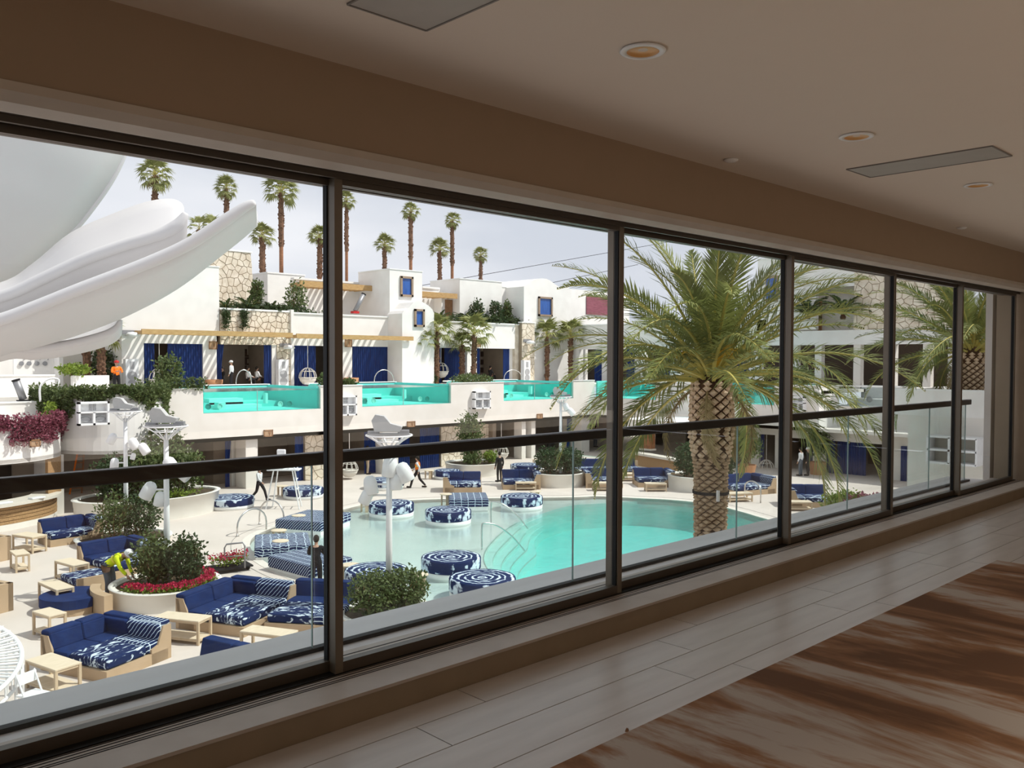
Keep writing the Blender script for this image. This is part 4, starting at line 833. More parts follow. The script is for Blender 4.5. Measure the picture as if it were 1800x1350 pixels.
for px,py,x0,x1,lb,wet in rd:
    c=gz(px,py,.52); d=(c-EYE).dot(FW); r=(x1-x0)/2*d/F; b=-.16 if wet else 0
    t=thing('round_daybed',lb,'daybed',(c.x,c.y,b)); 
    zb_=.10 if wet else .18; MB().lathe([(r*.97,0),(r*.99,zb_-b-.02),(r*.97,zb_-b)],40).obj('white_base',capm,t,True,world=False); mt=MB()
    mt.lathe([(r*.98,zb_),(r,zb_+.04),(r,.46),(r*.98,.505),(r*.92,.525),(r*.5,.53),(.01,.53)],40,cap=False); o=mt.obj('cushion',ring,t,True,world=False); o.location=(0,0,-b)
# rectangular daybeds
for pts,lb,wet,rm_ in(([(793,865),(850,865),(863.6,876),(784.6,877.5)],'gridded rectangular daybed at the far edge of the shallow shelf',1,grid),([(492,909),(548,893),(610,902),(556,921)],'gridded rectangular daybed at the pool edge, third from the near corner',1,grid),
   ([(447,939),(543,934),(545,956),(448,961)],'banded rectangular daybed with two stools beside it, left of the mullion',1,band),([(477,975),(547,960.5),(619,979.5),(537,996)],'banded rectangular daybed behind the person in black',1,grid)):
    c,e1,e2=place4(pts,.5); b=-.16; t=thing('rectangular_daybed',lb,'daybed',(c.x,c.y,b),math.atan2(e1.y,e1.x)); L,D=e1.length,e2.length
    sk=e2.dot(Vector((-math.sin(math.atan2(e1.y,e1.x)),math.cos(math.atan2(e1.y,e1.x)),0))); D=abs(sk)
    MB().box((0,0,.13),(L*.96,D*.96,.26)).obj('white_base',capm,t,world=False); o=MB().rbox((0,0,.45),(L,D,.40),.06).obj('cushion',rm_,t,world=False)
# round three-legged stools
st=[(736,1009,'round wooden stool standing alone right of the bush, in the shallow water',1),(788,983,'round wooden stool in front of the daybed near the steps',1),(876,1018,'round wooden stool at the rim of the nearest round daybed',1),(616,992,'round wooden stool just right of the first mullion, left of the ringed daybed',1),
 (643,875,'round wooden stool left of the round daybed behind the tall pole',1),(784,868,'round wooden stool left of the far gridded rectangular daybed',1),(941,864,'round wooden stool behind the far-edge round daybed',0),(493,950,'round wooden stool over the banded daybed, nearer of two',1),
 (490,931.5,'round wooden stool behind the banded daybed, farther of two',1),(525,905.5,'round wooden stool in front of the third gridded daybed',1),(372,867.5,'round table at the left rim of the daybed before the dim cabana',0),(496,854.5,'round table seen through the lifeguard chair legs',0),(713,832,'round table left of the walking man in the orange vest',0),(754,827,'round table right of the walking man in the orange vest',0),(943,808,'round table behind the farthest round daybed',0)]
s0=None
for px,py,lb,wet in st:
    z=.52; c=gz(px,py,z)
    if s0 is None:
        s0=thing('stool',lb,'stool',(c.x,c.y,-.02)); MB().lathe([(.27,.49),(.30,.505),(.30,.535),(.28,.545),(.01,.545)],28).obj('round_top',tabw,s0,True,world=False); 
        for k in range(3): A=2.2+k*2*PI/3; MB().box((.22*math.cos(A),.22*math.sin(A),.18),(.05,.13,.66),rz=A).obj('leg',tabl,s0,world=False)
    else:
        q=copyt(s0,(c.x,c.y,-.02 if wet else .15),label=lb); 
        if not wet: q.scale=(1,1,.72)
for px,py,L,Wd,a,lb,mt in((806,861,1.15,.6,-42,'slim wooden table in front of the far left corner sofa',0),(924,861,1.15,.6,-42,'slim wooden table in front of the sofa before the hedge planter',0),(1060,862,1.15,.6,-42,'slim wooden table almost hidden by the second mullion',0),(1152,863,1.15,.6,-42,'slim white-washed table before the sofa between the mullion and palm',1),(1106,845,1.1,.6,-42,'slim white-washed table right beside the second mullion, farther back',1),(1298,881,1.3,.6,-30,'white-washed table in front of the sofa right of the palm trunk',1),(1403,897,1.2,.6,-48,'white-washed table just right of the third mullion',1)):
    g=gz(px,py); table_at(g.x,g.y,L,Wd,math.radians(a),lb,.45,False)
# ---------------------------------------------------------------- white poles with floodlights
def pole(px,py,top,label,heads,zc=None,base=None):
    g=gz(px,py); d=(g-EYE).dot(FW); zt=gy(px,top,g.y).z; t=thing('light_pole',label,'lamp',(g.x,g.y,0))
    MB().tube([(0,0,0),(0,0,zt*.55),(0,0,zt)],[.095,.085,.07],12).obj('pole',white,t,True,world=False); MB().lathe([(.2,0),(.2,.05),(.11,.12),(.1,.14)],16).obj('base_flange',white,t,world=False)
    if zc: MB().ball((0,.03,zc),.19,10,(1,1,.8)).obj('collar_ball',white,t,True,world=False)
    z=zt
    m=MB(); m.tube([(.62*math.cos(a_),.62*math.sin(a_),z+.28) for a_ in [2*PI*i/24 for i in range(24)]],.025,5,close=True).tube([(.36*math.cos(a_),.36*math.sin(a_),z+.12) for a_ in [2*PI*i/20 for i in range(20)]],.02,5,close=True)
    for i in range(10): A=2*PI*i/10; m.tube([(.08*math.cos(A),.08*math.sin(A),z-.12),(.36*math.cos(A),.36*math.sin(A),z+.12),(.62*math.cos(A),.62*math.sin(A),z+.28)],.02,4)
    m.obj('basket_ring',white,t,world=False)
    MB().box((0,0,z+.30),(1.05,.5,.05),rz=-.7).box((.3,-.25,z+.36),(.3,.2,.12),rz=-.7).box((-.3,.3,z+.34),(.3,.25,.1),rz=-.7).obj('equipment_tray',grey,t,world=False)
    m=MB(); m.prism([(-.38,0),(.30,0),(.36,.14),(.05,.22),(-.12,.42),(-.36,.46),(-.46,.30)],-.13,.13,'y'); Rm=Matrix.Rotation(-.75,3,'Z'); m.v=[tuple(Rm@Vector(v)+Vector((0,0,z+.38))) for v in m.v]; m.obj('moving_light',M('pale_grey_casing',(.50,.50,.49),.5) if 'pale_grey_casing' not in bpy.data.materials else bpy.data.materials['pale_grey_casing'],t,world=False)
    for (dx,zz_,tilt,s_) in heads:          # dx along the picture plane, in metres
        s_*=.82
        ax=_r0*dx; R3=Matrix.Rotation(math.atan2(_r0.y,_r0.x),3,'Z')@Matrix.Rotation(tilt,3,'Y')
        h_=MB().lathe([(.02,.30*s_),(.10*s_,.29*s_),(.17*s_,.22*s_),(.20*s_,.08*s_),(.20*s_,-.22*s_),(.18*s_,-.24*s_),(.17*s_,-.18*s_),(.01,-.17*s_)],16,c=(ax.x,ax.y,zz_),R=R3,cap=False).obj('spot_head',white,t,True,world=False)
        MB().tube([(0,0,zz_+.05),(ax.x*.6,ax.y*.6,zz_+.05),(ax.x,ax.y,zz_)],.03,6).obj('spot_arm',white,h_,world=False)
    return t
pole(222,944,735,'slim white floodlight pole at the left, rising from the sandy planter',[(-.55,3.95,.5,1),(.35,3.75,-.5,1.1),(.75,3.55,-.6,1.1),(-.45,2.95,.1,1.0),(.3,3.25,.3,.6)])
pole(294,1049,765,'white floodlight pole rising from the flower planter',[(.5,3.75,-.9,1.2),(.15,3.95,-.5,1.2),(-.55,3.2,.5,1.2),(-.2,2.95,.2,1.0)],zc=1.45)
pole(684,1095,783,'tall white floodlight pole nearest the balcony, rising from the bush',[(.02,4.25,.1,1.25),(.42,4.1,-.45,1.25),(-.5,3.75,-.15,1.15),(-.62,3.45,.45,1.0),(.2,3.85,0,1.0)])
pole(985,852,706,'far white floodlight pole seen through the left fronds of the big palm',[(.6,4.2,-.7,1.1),(.3,4.5,-.4,1.0)])
# goose-neck fixtures
for px,py,Y,lb in((88,706,44.5,'white goose-neck lamp on the left parapet beside the ivy'),):
    b=gy(px-17,py,Y); e_=gy(px+9,692,Y); t=thing('goose_lamp',lb,'lamp',tuple(b)); MB().tube(spl([b,b+Vector((0,0,.7)),b+Vector((.35,0,1.05)),b+Vector((.8,0,1.0)),e_+Vector((0,0,.2))],5),.05,8).obj('curved_pipe',white,t,True); MB().lathe([(.02,.3),(.1,.28),(.22,0),(.2,-.05),(.01,-.05)],14,c=e_).obj('lamp_head',white,t,True)
# ---------------------------------------------------------------- handrails, lifeguard chair, cart
def arch_rail(p0,p1,h,label,par=None,r=.035,n=10,name='pool_rail',skew=.3,legs=True):
    a,b=Vector(p0),Vector(p1); t=thing(name,label,'handrail',tuple((a+b)/2)); pts=[a+Vector((0,0,0))]
    for i in range(n+1):
        w=i/n; th=PI*w; pts.append(a.lerp(b,(1-math.cos(th))/2)+Vector((0,0,h*(1-skew)+h*skew*0+h*skew*math.sin(th))))
    pts.append(b); MB().tube(pts,r,8).obj('bent_tube',steel,t,True); MB().lathe([(.09,0),(.09,.015),(.04,.02)],12,c=a).obj('foot_plate',steel,t); return t
arch_rail(gz(417,943),gz(468,931),1.0,'steel arch handrail on the paving at the left pool edge, nearer one',skew=.65); arch_rail(gz(456,922),gz(499,926),1.1,'steel arch handrail beside the lifeguard chair, farther one',skew=.65)
for a,b,lb in(((847,966),(922,968),'steel handrail into the pool, nearer one'),((863,922),(928,930),'steel handrail into the pool, farther one')):
    p,q_=gz(*a,-.1),gz(*b,-.3); t=thing('pool_handrail',lb,'handrail',tuple(p)); MB().tube(spl([p,p+Vector((0,0,.85)),p.lerp(q_,.06)+Vector((0,0,1.02)),p.lerp(q_,.35)+Vector((0,0,.95)),p.lerp(q_,.7)+Vector((0,0,.55)),q_],6),.03,8).obj('bent_tube',steel,t,True)
for px0,px1,lb in((658,692,'steel arch rail of the middle far pool'),(886,917,'steel arch rail of the right far pool'),(415,442,'steel arch rail of the left far pool'),(1066,1096,'steel arch rail at the corner, above the first right-wing pool')):
    Yr=50.9; a,b=gy(px0,690,Yr),gy(px1,690,Yr); a.z=b.z=5.6
    arch_rail(a,b,gy((px0+px1)/2,650,Yr).z-5.6,lb,skew=.85,name='terrace_rail')
a_,b_=gz(1309,876),gz(1337,884); arch_rail(a_,b_,1.0,'white arch handrail at the right end of the pool, right of the palm trunk',skew=.4)
lc=thing('lifeguard_chair','tall white lifeguard chair with ladder legs at the pool edge','chair',tuple(gz(500,893)))
g=gz(500,893); L4=[gz(468,889),gz(478,894),gz(512,898),gz(531,893)]
u=Vector((_r0.x,_r0.y,0)); v=Vector((_f0.x,_f0.y,0)); H=2.15
def Q(a,b,z): return g+u*a+v*b+Vector((0,0,z))
for a,b in((-.8,-.35),(.8,-.35),(-.7,.5),(.7,.5)): MB().tube([Q(a,b,0),Q(a*.55,b*.7,H-.25)],.035,6).obj('leg',white,lc)
for s_ in(-1,1): MB().tube([Q(.95*.6+(-.9 if s_<0 else 0),-.28,H-.3),Q(.5+(-.9 if s_<0 else 0),-.28,H+.15),Q(.45+(-.9 if s_<0 else 0),.35,H+.15),Q(.55+(-.9 if s_<0 else 0),.4,H-.3)],.035,6).obj('armrest',white,lc)
MB().box(Q(0,0,H-.28),(1.5,.75,.06),rz=math.atan2(u.y,u.x)).obj('platform',white,lc); MB().lathe([(.26,0),(.3,.04),(.26,.10),(.01,.11)],16,c=Q(-.1,0,H+.0)).tube([Q(-.1,0,H-.25),Q(-.1,0,H)],.05,6).obj('seat',white,lc,True); MB().rbox(Q(-.18,.15,H+.38),(.42,.12,.6),.05,rz=math.atan2(u.y,u.x)).obj('backrest',white,lc)
for z in(.5,.95,1.4): MB().tube([Q(.8-.12*z,-.35+.05*z,z),Q(.7-.1*z,.5-.1*z,z)],.025,5).obj('rung',white,lc)
cg=gz(405,1003); ct=thing('flower_cart','grey hand cart loaded with trays of pink flowers','cart',tuple(cg))
MB().box(cg+Vector((-.2,0,.16)),(1.7,.75,.05),rz=-.15).obj('platform',blk,ct); m=MB()
hp=cg-_r0*.08-_f0*.35; hq=cg+_r0*.58-_f0*.28; MB().tube([hp+Vector((0,0,.16)),hp+Vector((0,0,.85)),hp.lerp(hq,.1)+Vector((0,0,.97)),hp.lerp(hq,.9)+Vector((0,0,1.02)),hq+Vector((0,0,.9)),hq+Vector((0,0,.16))],.028,8).tube([hp+Vector((0,0,.55)),hq+Vector((0,0,.58))],.02,6).obj('push_handle',grey,ct,True)
for a in(-.8,.5):
    for b in(-.28,.28): MB().lathe([(.07,-.02),(.07,.02)],12,c=cg+Vector((a,b,.07)),R=Matrix.Rotation(PI/2,3,'X')).obj('wheel',blackm,ct)
# hanging egg chairs
def egg(px,py,Y,label,ztop=2.7,r=.52,X_=None):
    c=gy(px,py,Y) if X_ is None else gx(px,py,X_); t=thing('hanging_chair',label,'chair',tuple(c)); m=MB()
    for k in range(5):
        A=k*PI/5; 
        m.tube([c+Vector((r*math.cos(A)*math.cos(b),r*math.sin(A)*math.cos(b),r*1.15*math.sin(b))) for b in [PI*i/12 for i in range(0,13)]],.022,5)
    m.tube([c+Vector((r*math.cos(b),r*math.sin(b),0)) for b in [2*PI*i/20 for i in range(20)]],.03,5,close=True)
    m.tube([c+Vector((r*.75*math.cos(b),r*.75*math.sin(b),r*.75)) for b in [2*PI*i/20 for i in range(20)]],.02,5,close=True); m.obj('woven_frame',rattan,t)
    MB().lathe([(.03,-r*.85),(r*.55,-r*.75),(r*.9,-r*.35),(r,0),(r*.96,.0),(r*.5,-r*.6),(.01,-r*.68)],18,c=c,cap=False).obj('seat_bowl',rattan,t,True)
    MB().tube([c+Vector((0,0,r*1.15)),Vector((c.x,c.y,ztop))],.02,5).obj('rope',rattan,t)
egg(330,845,44.2,'white hanging egg chair before the dim cabana, left of the round daybed',2.75); egg(614,826,44.3,'white hanging egg chair just right of the first mullion',2.75); egg(881,797,44.6,'white hanging egg chair behind the man in black',2.75); egg(690,832,45.2,'white hanging egg chair left of the walking man',2.75) if False else None
egg(1347,824,0,'white hanging egg chair left of the third mullion on the right wing',2.3,X_=52.6); egg(1490,858,0,'white hanging egg chair before the navy curtains of the right wing',2.3,X_=52)
egg(280,667,53.3,'white hanging egg chair before the leftmost terrace cabana',8.6,.6); egg(541,664,53.3,'white hanging egg chair on the terrace left of the first mullion',8.6,.6); egg(775,653,53.3,'white hanging egg chair on the terrace among the small palms',8.6,.6)
# white spiral frame at the lower left
sp=thing('spiral_stair','white tubular spiral stair frame at the lower left corner','staircase',tuple(gz(-45,1245))); c=gz(-45,1245); 
for z,nm in((0.6,0),(2.75,1)): pass
ZS=.42; c=gz(-46,1252); hx=lambda R,a,dz=0: c+Vector((R*math.cos(a),R*math.sin(a),dz+.05+(a+2.6)*ZS))
MB().tube([hx(.86,a) for a in [i*.1-2.6 for i in range(42)]],.05,8).obj('outer_stringer',white,sp,True)
MB().tube([hx(.86,a,-.30) for a in [i*.1-1.9 for i in range(35)]],.04,8).obj('lower_stringer',white,sp,True)
for i in range(20):
    a=-2.5+i*.2; MB().tube([hx(.12,a),hx(.86,a)],.032,6).tube([hx(.12,a,.04)+Vector((.03,.06,0)),hx(.86,a,.04)+Vector((.03,.06,0))],.02,5).tube([hx(.86,a,-.3),hx(.86,a)],.018,5).obj('tread_bar',white,sp)
MB().tube([c,c+Vector((0,0,2.3))],.09,10).obj('centre_post',white,sp)
for k in range(6): A=k*.7-2.2; MB().tube([c+Vector((.88*math.cos(A),.88*math.sin(A),0)),hx(.88,A)],.03,6).obj('upright',white,sp)
g=gz(58,1222,.4); t=thing('folding_chair','small white folding chair beside the spiral frame','chair',(g.x,g.y,0),.4); MB().box((0,0,.42),(.45,.42,.03)).obj('seat',white,t,world=False); MB().box((0,.2,.72),(.45,.03,.22)).obj('backrest',white,t,world=False)
for sx in(-1,1): MB().tube([(sx*.2,-.22,0),(sx*.2,.22,.85)],.02,6).tube([(sx*.2,.22,0),(sx*.2,-.15,.42)],.02,6).obj('leg',white,t,world=False)
# telescope-like vents on the parapets
for (px,py,Y,dx,hh,lb) in((41,706,45.9,-.3,1.0,'grey leaning tube fixture behind the left parapet'),(624,549,54.6,.75,1.35,'grey leaning tube fixture on the roof terrace above the middle cabanas')):
    b=gy(px,py,Y); t=thing('spotlight_tube',lb,'light',tuple(b)); e_=b+Vector((dx,0,hh)); MB().tube([b+Vector((0,0,.1)),e_],.17,12).obj('tube_body',grey,t,True); MB().tube([e_,e_+(e_-b).normalized()*.06],.19,12).obj('tube_cap',blk,t); MB().box(b,(.5,.4,.16)).obj('mount',redm if px>100 else blk,t)
# plates / pictures in the terrace cabanas
fm=M('dark_lettering',(.03,.015,.012),.8)
for px0,py0,rows,cols,sx,sy,word,lb in((439,612,3,1,0,17,['LUCK','DOBS','NEMU'],'letter'),(847,618,3,4,8,14,None,'frame')):
    for r in range(rows):
        if word:
            cu=bpy.data.curves.new('lettering','FONT'); cu.body=word[r]; cu.size=.72; cu.extrude=.03; cu.offset=.03; p=gy(px0,py0+12+r*14.5,57.2)
            tobj=bpy.data.objects.new('t',cu); COL.objects.link(tobj); me=bpy.data.meshes.new_from_object(tobj.evaluated_get(bpy.context.evaluated_depsgraph_get())); bpy.data.objects.remove(tobj); me.materials.clear(); me.materials.append(fm)
            o=link('wall_lettering',me); o.location=(p.x-.3,57.35,p.z-.1); o.rotation_euler=(PI/2,0,0); tag(o,['top','middle','bottom'][r]+' row of dark wall lettering in the second terrace cabana','lettering','dark lettering on the cabana wall')
        else:
            for c_ in range(cols):
                a=gy(px0+c_*8,py0+r*14+9,57.2); b=gy(px0+c_*8+5.6,py0+r*14,57.2); m=MB(); 
                o=MB().bb(a.x,b.x,57.3,57.38,a.z,b.z).bb(a.x+.06,b.x-.06,57.28,57.3,a.z+.08,b.z-.08).obj('picture_frame',fm); tag(o,'small dark framed picture on the right terrace cabana wall, %s row, %s from left'%(('top','middle','bottom')[r],('first','second','third','fourth')[c_]),'picture','grid of dark pictures in the right terrace cabana')
# ================================================================ PLANTS
rl=random.Random(11)
def leafcloud(n,rx,ry,rz,sz,seed,shell=.55,cz=None,elong=1.7,pts=None):
    r=random.Random(seed); vs=[];fs=[]
    for i in range(n):
        if pts: c=pts(r)
        else:
            while True:
                v=Vector((r.uniform(-1,1),r.uniform(-1,1),r.uniform(-1,1)))
                if .05<v.length<=1: break
            k=shell+(1-shell)*r.random(); v=v.normalized()*k*(1+.22*math.sin(v.x*9+seed)*math.cos(v.y*8+v.z*7)); c=Vector((v.x*rx,v.y*ry,v.z*rz+(rz if cz is None else cz)))
        d=Vector((r.gauss(0,1),r.gauss(0,1),r.gauss(.5,.8))).normalized(); s_=d.orthogonal().normalized(); s_.rotate(Matrix.Rotation(r.uniform(0,6.28),3,d)); L=sz*r.uniform(.7,1.3); b=len(vs)
        w=s_*L/elong*.5; up=d.cross(s_)*L*.12
        vs+=[c,c+d*L*.5+w+up,c+d*L,c+d*L*.5-w+up]; fs+=[(b,b+1,b+2),(b,b+2,b+3)]
    m=MB(); m.v=[tuple(v) for v in vs]; m.f=fs; m.m=[0]*len(fs); return m
def stems(n,rx,h,seed,r0=.018):
    r=random.Random(seed); m=MB()
    for i in range(n):
        A=r.uniform(0,6.28); m.tube([(.15*rx*math.cos(A),.15*rx*math.sin(A),0),(.5*rx*math.cos(A),.5*rx*math.sin(A),h*.5),(.75*rx*math.cos(A+.3),.75*rx*math.sin(A+.3),h*.9)],[r0,r0*.7,r0*.3],4)
    return m
def shrub(x,y,z,rx,rz,label,mat=leafA,n=1500,sz=.13,seed=1,group=None,ry=None,shell=.45):
    t=thing('shrub',label,'shrub',(x,y,z),group=group); o=leafcloud(n,rx,ry or rx,rz,sz,seed,shell).obj('foliage',mat,t,world=False); o['kind']='stuff'
    stems(9,rx,rz*1.7,seed).obj('branches',woodd,t,world=False); return t
def planter(px,py,zr,r,label,h0=0,wall=.16,seed=0,mat=plaster2,sx=1,sy=1,c=None):
    c=c or gz(px,py,zr); t=thing('round_planter',label,'planter',(c.x,c.y,0)); MB().lathe([(r*.97,0),(r,zr-.03),(r*1.02,zr-.02),(r*1.02,zr),(r-wall,zr),(r-wall,zr-.14)],44,cap=False,sx=sx,sy=sy).obj('planter_wall',mat,t,True,world=False)
    MB().lathe([(r-wall,zr-.1),(.01,zr-.08)],44,cap=False,sx=sx,sy=sy).obj('soil',soil,t,world=False); return c
# P1 flower planter
c1=planter(292,1022,.55,1.55,'round cream planter ringed with pink flowers beside the bending worker')
shrub(c1.x-.27,c1.y+.27,.45,.60,.75,'leafy shrub left of the white pole in the flower planter',n=1700,seed=3); shrub(c1.x+.42,c1.y-.38,.45,.60,.75,'leafy shrub right of the white pole in the flower planter',n=1700,seed=4,mat=leafB)
def flowerclump(x,y,z,s=.22,seed=0,label='small pink bedding plant in the ring at the rim of the flower planter',group='pink bedding plants round the flower planter'):
    t=thing('bedding_plant',label,'flower',(x,y,z),group=group); o=leafcloud(90,s,s,s*.5,.09,seed,.2).obj('foliage',leafC,t,world=False); o['kind']='stuff'; o=leafcloud(46,s*.9,s*.9,s*.35,.075,seed+5,.7,cz=s*.95,elong=1.1).obj('blossoms',pink,t,world=False); o['kind']='stuff'; return t
fc=None
for k in range(26):
    A=-2.9+k*.165; x=c1.x+1.22*math.cos(A-.0); y=c1.y+1.22*math.sin(A)
    if fc is None: fc=flowerclump(x,y,.46)
    else: copyt(fc,(x,y,.46),rz=k*1.3)
f2=flowerclump(cg.x-.5,cg.y+.05,.22,.32,9,'clump of pink flowers on the hand cart','potted flowers on the hand cart')
for k,(a,b) in enumerate(((-.05,.15),(.3,-.05),(-.25,-.15),(.05,-.2),(.45,.2))): copyt(f2,(cg.x+a,cg.y+b,.22),rz=k)
# P2 sandy low planter
c2=planter(218,942,.22,1.75,'low sandy round planter under the left floodlight pole')
shrub(c2.x-.35,c2.y-.1,.1,.75,.95,'twiggy olive-green shrub left of the pole in the low sandy planter',n=1500,seed=6,shell=.25); shrub(c2.x+.55,c2.y-.35,.1,.8,.95,'dense dark shrub right of the pole in the low sandy planter',n=1700,seed=7,mat=leafB)
# P3 big planter, left rear
c3=gz(262,868,.95); planter(0,0,.95,2.6,'large tall cream planter at the left rear, full of shrubs',c=c3,sx=1.25,sy=.8)
shrub(c3.x-1.4,c3.y+.2,.85,1.1,1.0,'dark shrub at the left end of the large rear planter',mat=leafB,n=1500,sz=.2,seed=8); shrub(c3.x+.1,c3.y-.1,.85,1.3,1.2,'tall green shrub in the middle of the large rear planter',n=2200,sz=.2,seed=9); shrub(c3.x+1.3,c3.y-.5,.85,1.15,1.15,'broad grey-green shrub at the right of the large rear planter',n=1900,sz=.2,seed=10)
shrub(c3.x+1.0,c3.y+.8,.85,.9,2.0,'upright columnar shrub at the back of the large rear planter',n=1900,sz=.18,seed=12,mat=leafA)
o=leafcloud(260,1.5,.4,.16,.2,13,.2); t=thing('ground_plants','low lime-green plants along the front of the large rear planter','plant',(c3.x+.4,c3.y-1.35,.85)); o=o.obj('foliage',leafC,t,world=False); o['kind']='stuff'
# P4 planter with conifers by the stone wall
c4=gz(832,812,.75); planter(0,0,.75,1.75,'round cream planter with a tall conifer against the stone wall',c=c4)
shrub(c4.x-.1,c4.y+.2,.65,.85,1.65,'tall dense upright conifer in the planter against the stone wall',n=2600,sz=.17,seed=14); shrub(c4.x-.7,c4.y-.7,.65,.6,.35,'low rounded bush at the left foot of the tall conifer',n=500,sz=.16,seed=15); shrub(c4.x+.8,c4.y-.7,.65,.5,.4,'low lighter bush at the right foot of the tall conifer',n=450,sz=.15,seed=16,mat=leafC)
# P5 planter with hedge
c5=gz(981,829,.75); planter(0,0,.75,1.55,'round cream planter with a clipped dense hedge left of the second mullion',c=c5)
shrub(c5.x-.55,c5.y+.2,.65,.85,.75,'clipped dense green bush, left half of the hedge planter',n=1900,sz=.15,seed=17,mat=leafB); shrub(c5.x+.6,c5.y-.3,.65,.85,.75,'clipped dense green bush, right half of the hedge planter',n=1900,sz=.15,seed=18,mat=leafB)
# P6
c6=gz(1228,834,.8); planter(0,0,.8,1.7,'round white planter behind the trunk of the big palm',c=c6)
shrub(c6.x-.8,c6.y+.2,.7,.75,.95,'dense green bush left of the big palm trunk',n=1700,sz=.16,seed=19,mat=leafB); shrub(c6.x+1.0,c6.y-1.0,.7,.7,.8,'dense green bush right of the big palm trunk',n=1500,sz=.16,seed=20,mat=leafB)
g=gz(1312,838); t=thing('potted_shrub','round-headed shrub in a terracotta pot right of the palm trunk','plant',(g.x,g.y,0)); MB().lathe([(.45,0),(.6,.75),(.55,.75),(.5,.65)],20).obj('pot',terrac,t,world=False); o=leafcloud(1500,.95,.95,.9,.18,21,.5,cz=2.0).obj('foliage',leafA,t,world=False); o['kind']='stuff'
stems(5,.4,1.5,2,.03).obj('branches',woodd,t,world=False)
g=gx(1405,850,52); t=thing('potted_shrub','dark shrub in a terracotta pot behind the two people on the right','plant',(52,gx(1437,860,52).y,0)); MB().lathe([(.45,0),(.55,.8),(.5,.8),(.45,.7)],20).obj('pot',terrac,t,world=False); o=leafcloud(1100,.75,.75,.95,.18,22,.5,cz=2.1).obj('foliage',leafB,t,world=False); o['kind']='stuff'
# P7 near bush with the near pole
c7=gz(680,1072,.45); planter(0,0,.45,1.3,'round planter of the nearest bush, mostly hidden by the balcony edge',c=c7)
shrub(c7.x-.42,c7.y,.35,.72,.62,'near bright-green bush at the foot of the tall pole, left half',n=2200,sz=.11,seed=23); shrub(c7.x+.42,c7.y-.22,.35,.68,.62,'near bright-green bush at the foot of the tall pole, right half',n=2200,sz=.11,seed=24)
# bed at far right: clipped green with red plants
g=gz(1470,905,.4); 
for k,(px,py,mt,lb) in enumerate(((1478,880,leafC,'bright green low bush behind the right-hand glass panes'),(1500,882,leafC,'second bright green low bush behind the right-hand glass panes'),(1520,886,boug,'reddish low bush at the right end of the bed seen through the fifth pane'),(1490,905,boug,'dark red low plants before the hanging chair on the right'),(1530,905,boug,'dark red low plants nearest the white planter building'))):
    p=gz(px,py,.6); shrub(p.x,p.y,.0,.85,.55,lb,mat=mt,n=700,sz=.17,seed=30+k)
# terrace shrubs and ivy
def gyz(px,py,Y): p=gy(px,py,Y); return p
for (px,py,Y,rx,rz,mt,lb) in((297,676,46.3,.75,.95,leafA,'bright bushy shrub on the terrace between ivy and the left glass pool'),(575,680,46,.5,.6,leafA,'small shrub on the terrace just left of the first mullion'),(612,680,46,.5,.35,leafA,'low shrub on the terrace just right of the first mullion'),
    (830,672,46.5,1.5,.42,leafA,'wide low shrub above the wall speaker between two far pools'),(752,670,53,.8,.35,leafB,'low shrub under the small palms of the terrace'),(1235,682,0,0,0,None,''),(1215,682,0,0,0,None,'')):
    if not mt: continue
    p=gy(px,py,Y); shrub(p.x,p.y,p.z-.25,rx,rz,lb,mat=mt,n=900,sz=.2,seed=int(px))
p=gx(1218,684,52.6); shrub(52.6,p.y,5.3,.9,.45,'low shrub on the right wing terrace behind the palm trunk',n=600,sz=.2,seed=77); p=gx(1405,676,52.6); shrub(52.6,p.y,5.3,.9,.8,'olive bush on the right wing terrace past the third mullion',n=900,sz=.2,seed=78)
def creeper(path,drop,n,label,mat,sz,seed,top=.35,name='hanging_ivy',out=.14,cat='climber'):
    r=random.Random(seed); P_=[Vector(p) for p in path]; seg=[(P_[i],P_[i+1]) for i in range(len(P_)-1)]; Ls=[(b-a).length for a,b in seg]; T=sum(Ls)
    cl=[(r.random(),r.uniform(.3,1)) for _ in range(26)]
    def pt(r):
        s=r.random()*T; k=0; s0=s
        while k<len(Ls)-1 and s>Ls[k]: s-=Ls[k]; k+=1
        a,b=seg[k]; p=a.lerp(b,s/Ls[k]); w=s0/T; dd=drop(w)*(.35+.65*min(1,sum(h for c,h in cl if abs(c-w)<.025)))
        t=(b-a).normalized(); nn=Vector((t.y,-t.x,0)); v=r.random()**1.4
        return p+nn*(out*r.random()+.04)-Vector((0,0,dd*v))+Vector((0,0,top*r.random()**2))+nn*-.4*r.random()*(v<.15)
    o=leafcloud(n,1,1,1,sz,seed,pts=pt).obj('foliage',mat,None); 
    o.name=name; tag(o,label,cat); o['kind']='stuff'; return o
wb3=[Vector((x_,y_,5.6)) for x_,y_ in wb]
creeper(wb3,lambda w:(1.5 if w<.35 else .55+.4*math.sin(w*20)) if w<.8 else .6,7000,'green ivy trailing over the curved balcony wall',leafA,.17,50)
creeper([Vector((17.2,43.0,5.65)),Vector((17.9,44.45,5.65))],lambda w:2.1,2600,'thick curtain of ivy hanging beside the white pool wall corner',leafA,.17,51)
creeper([Vector((16.5,44.6,5.65)),Vector((20.2,44.62,5.7))],lambda w:.1,900,'trailing ivy along the coping left of the first glass pool',leafA,.17,52,top=.5)
bz=zf; creeper([Vector((x_,y_,bz+.05)) for x_,y_ in bp],lambda w:1.1,9000,'plum-red bougainvillea cascading over the bar front at far left',boug,.15,53,top=.35,name='bougainvillea',out=.2)
creeper([Vector((12.2,43.2,bz+.2)),Vector((12.7,44.2,bz+.3))],lambda w:.2,500,'small bright green creeper above the end of the bougainvillea',leafC,.16,54,top=.5)
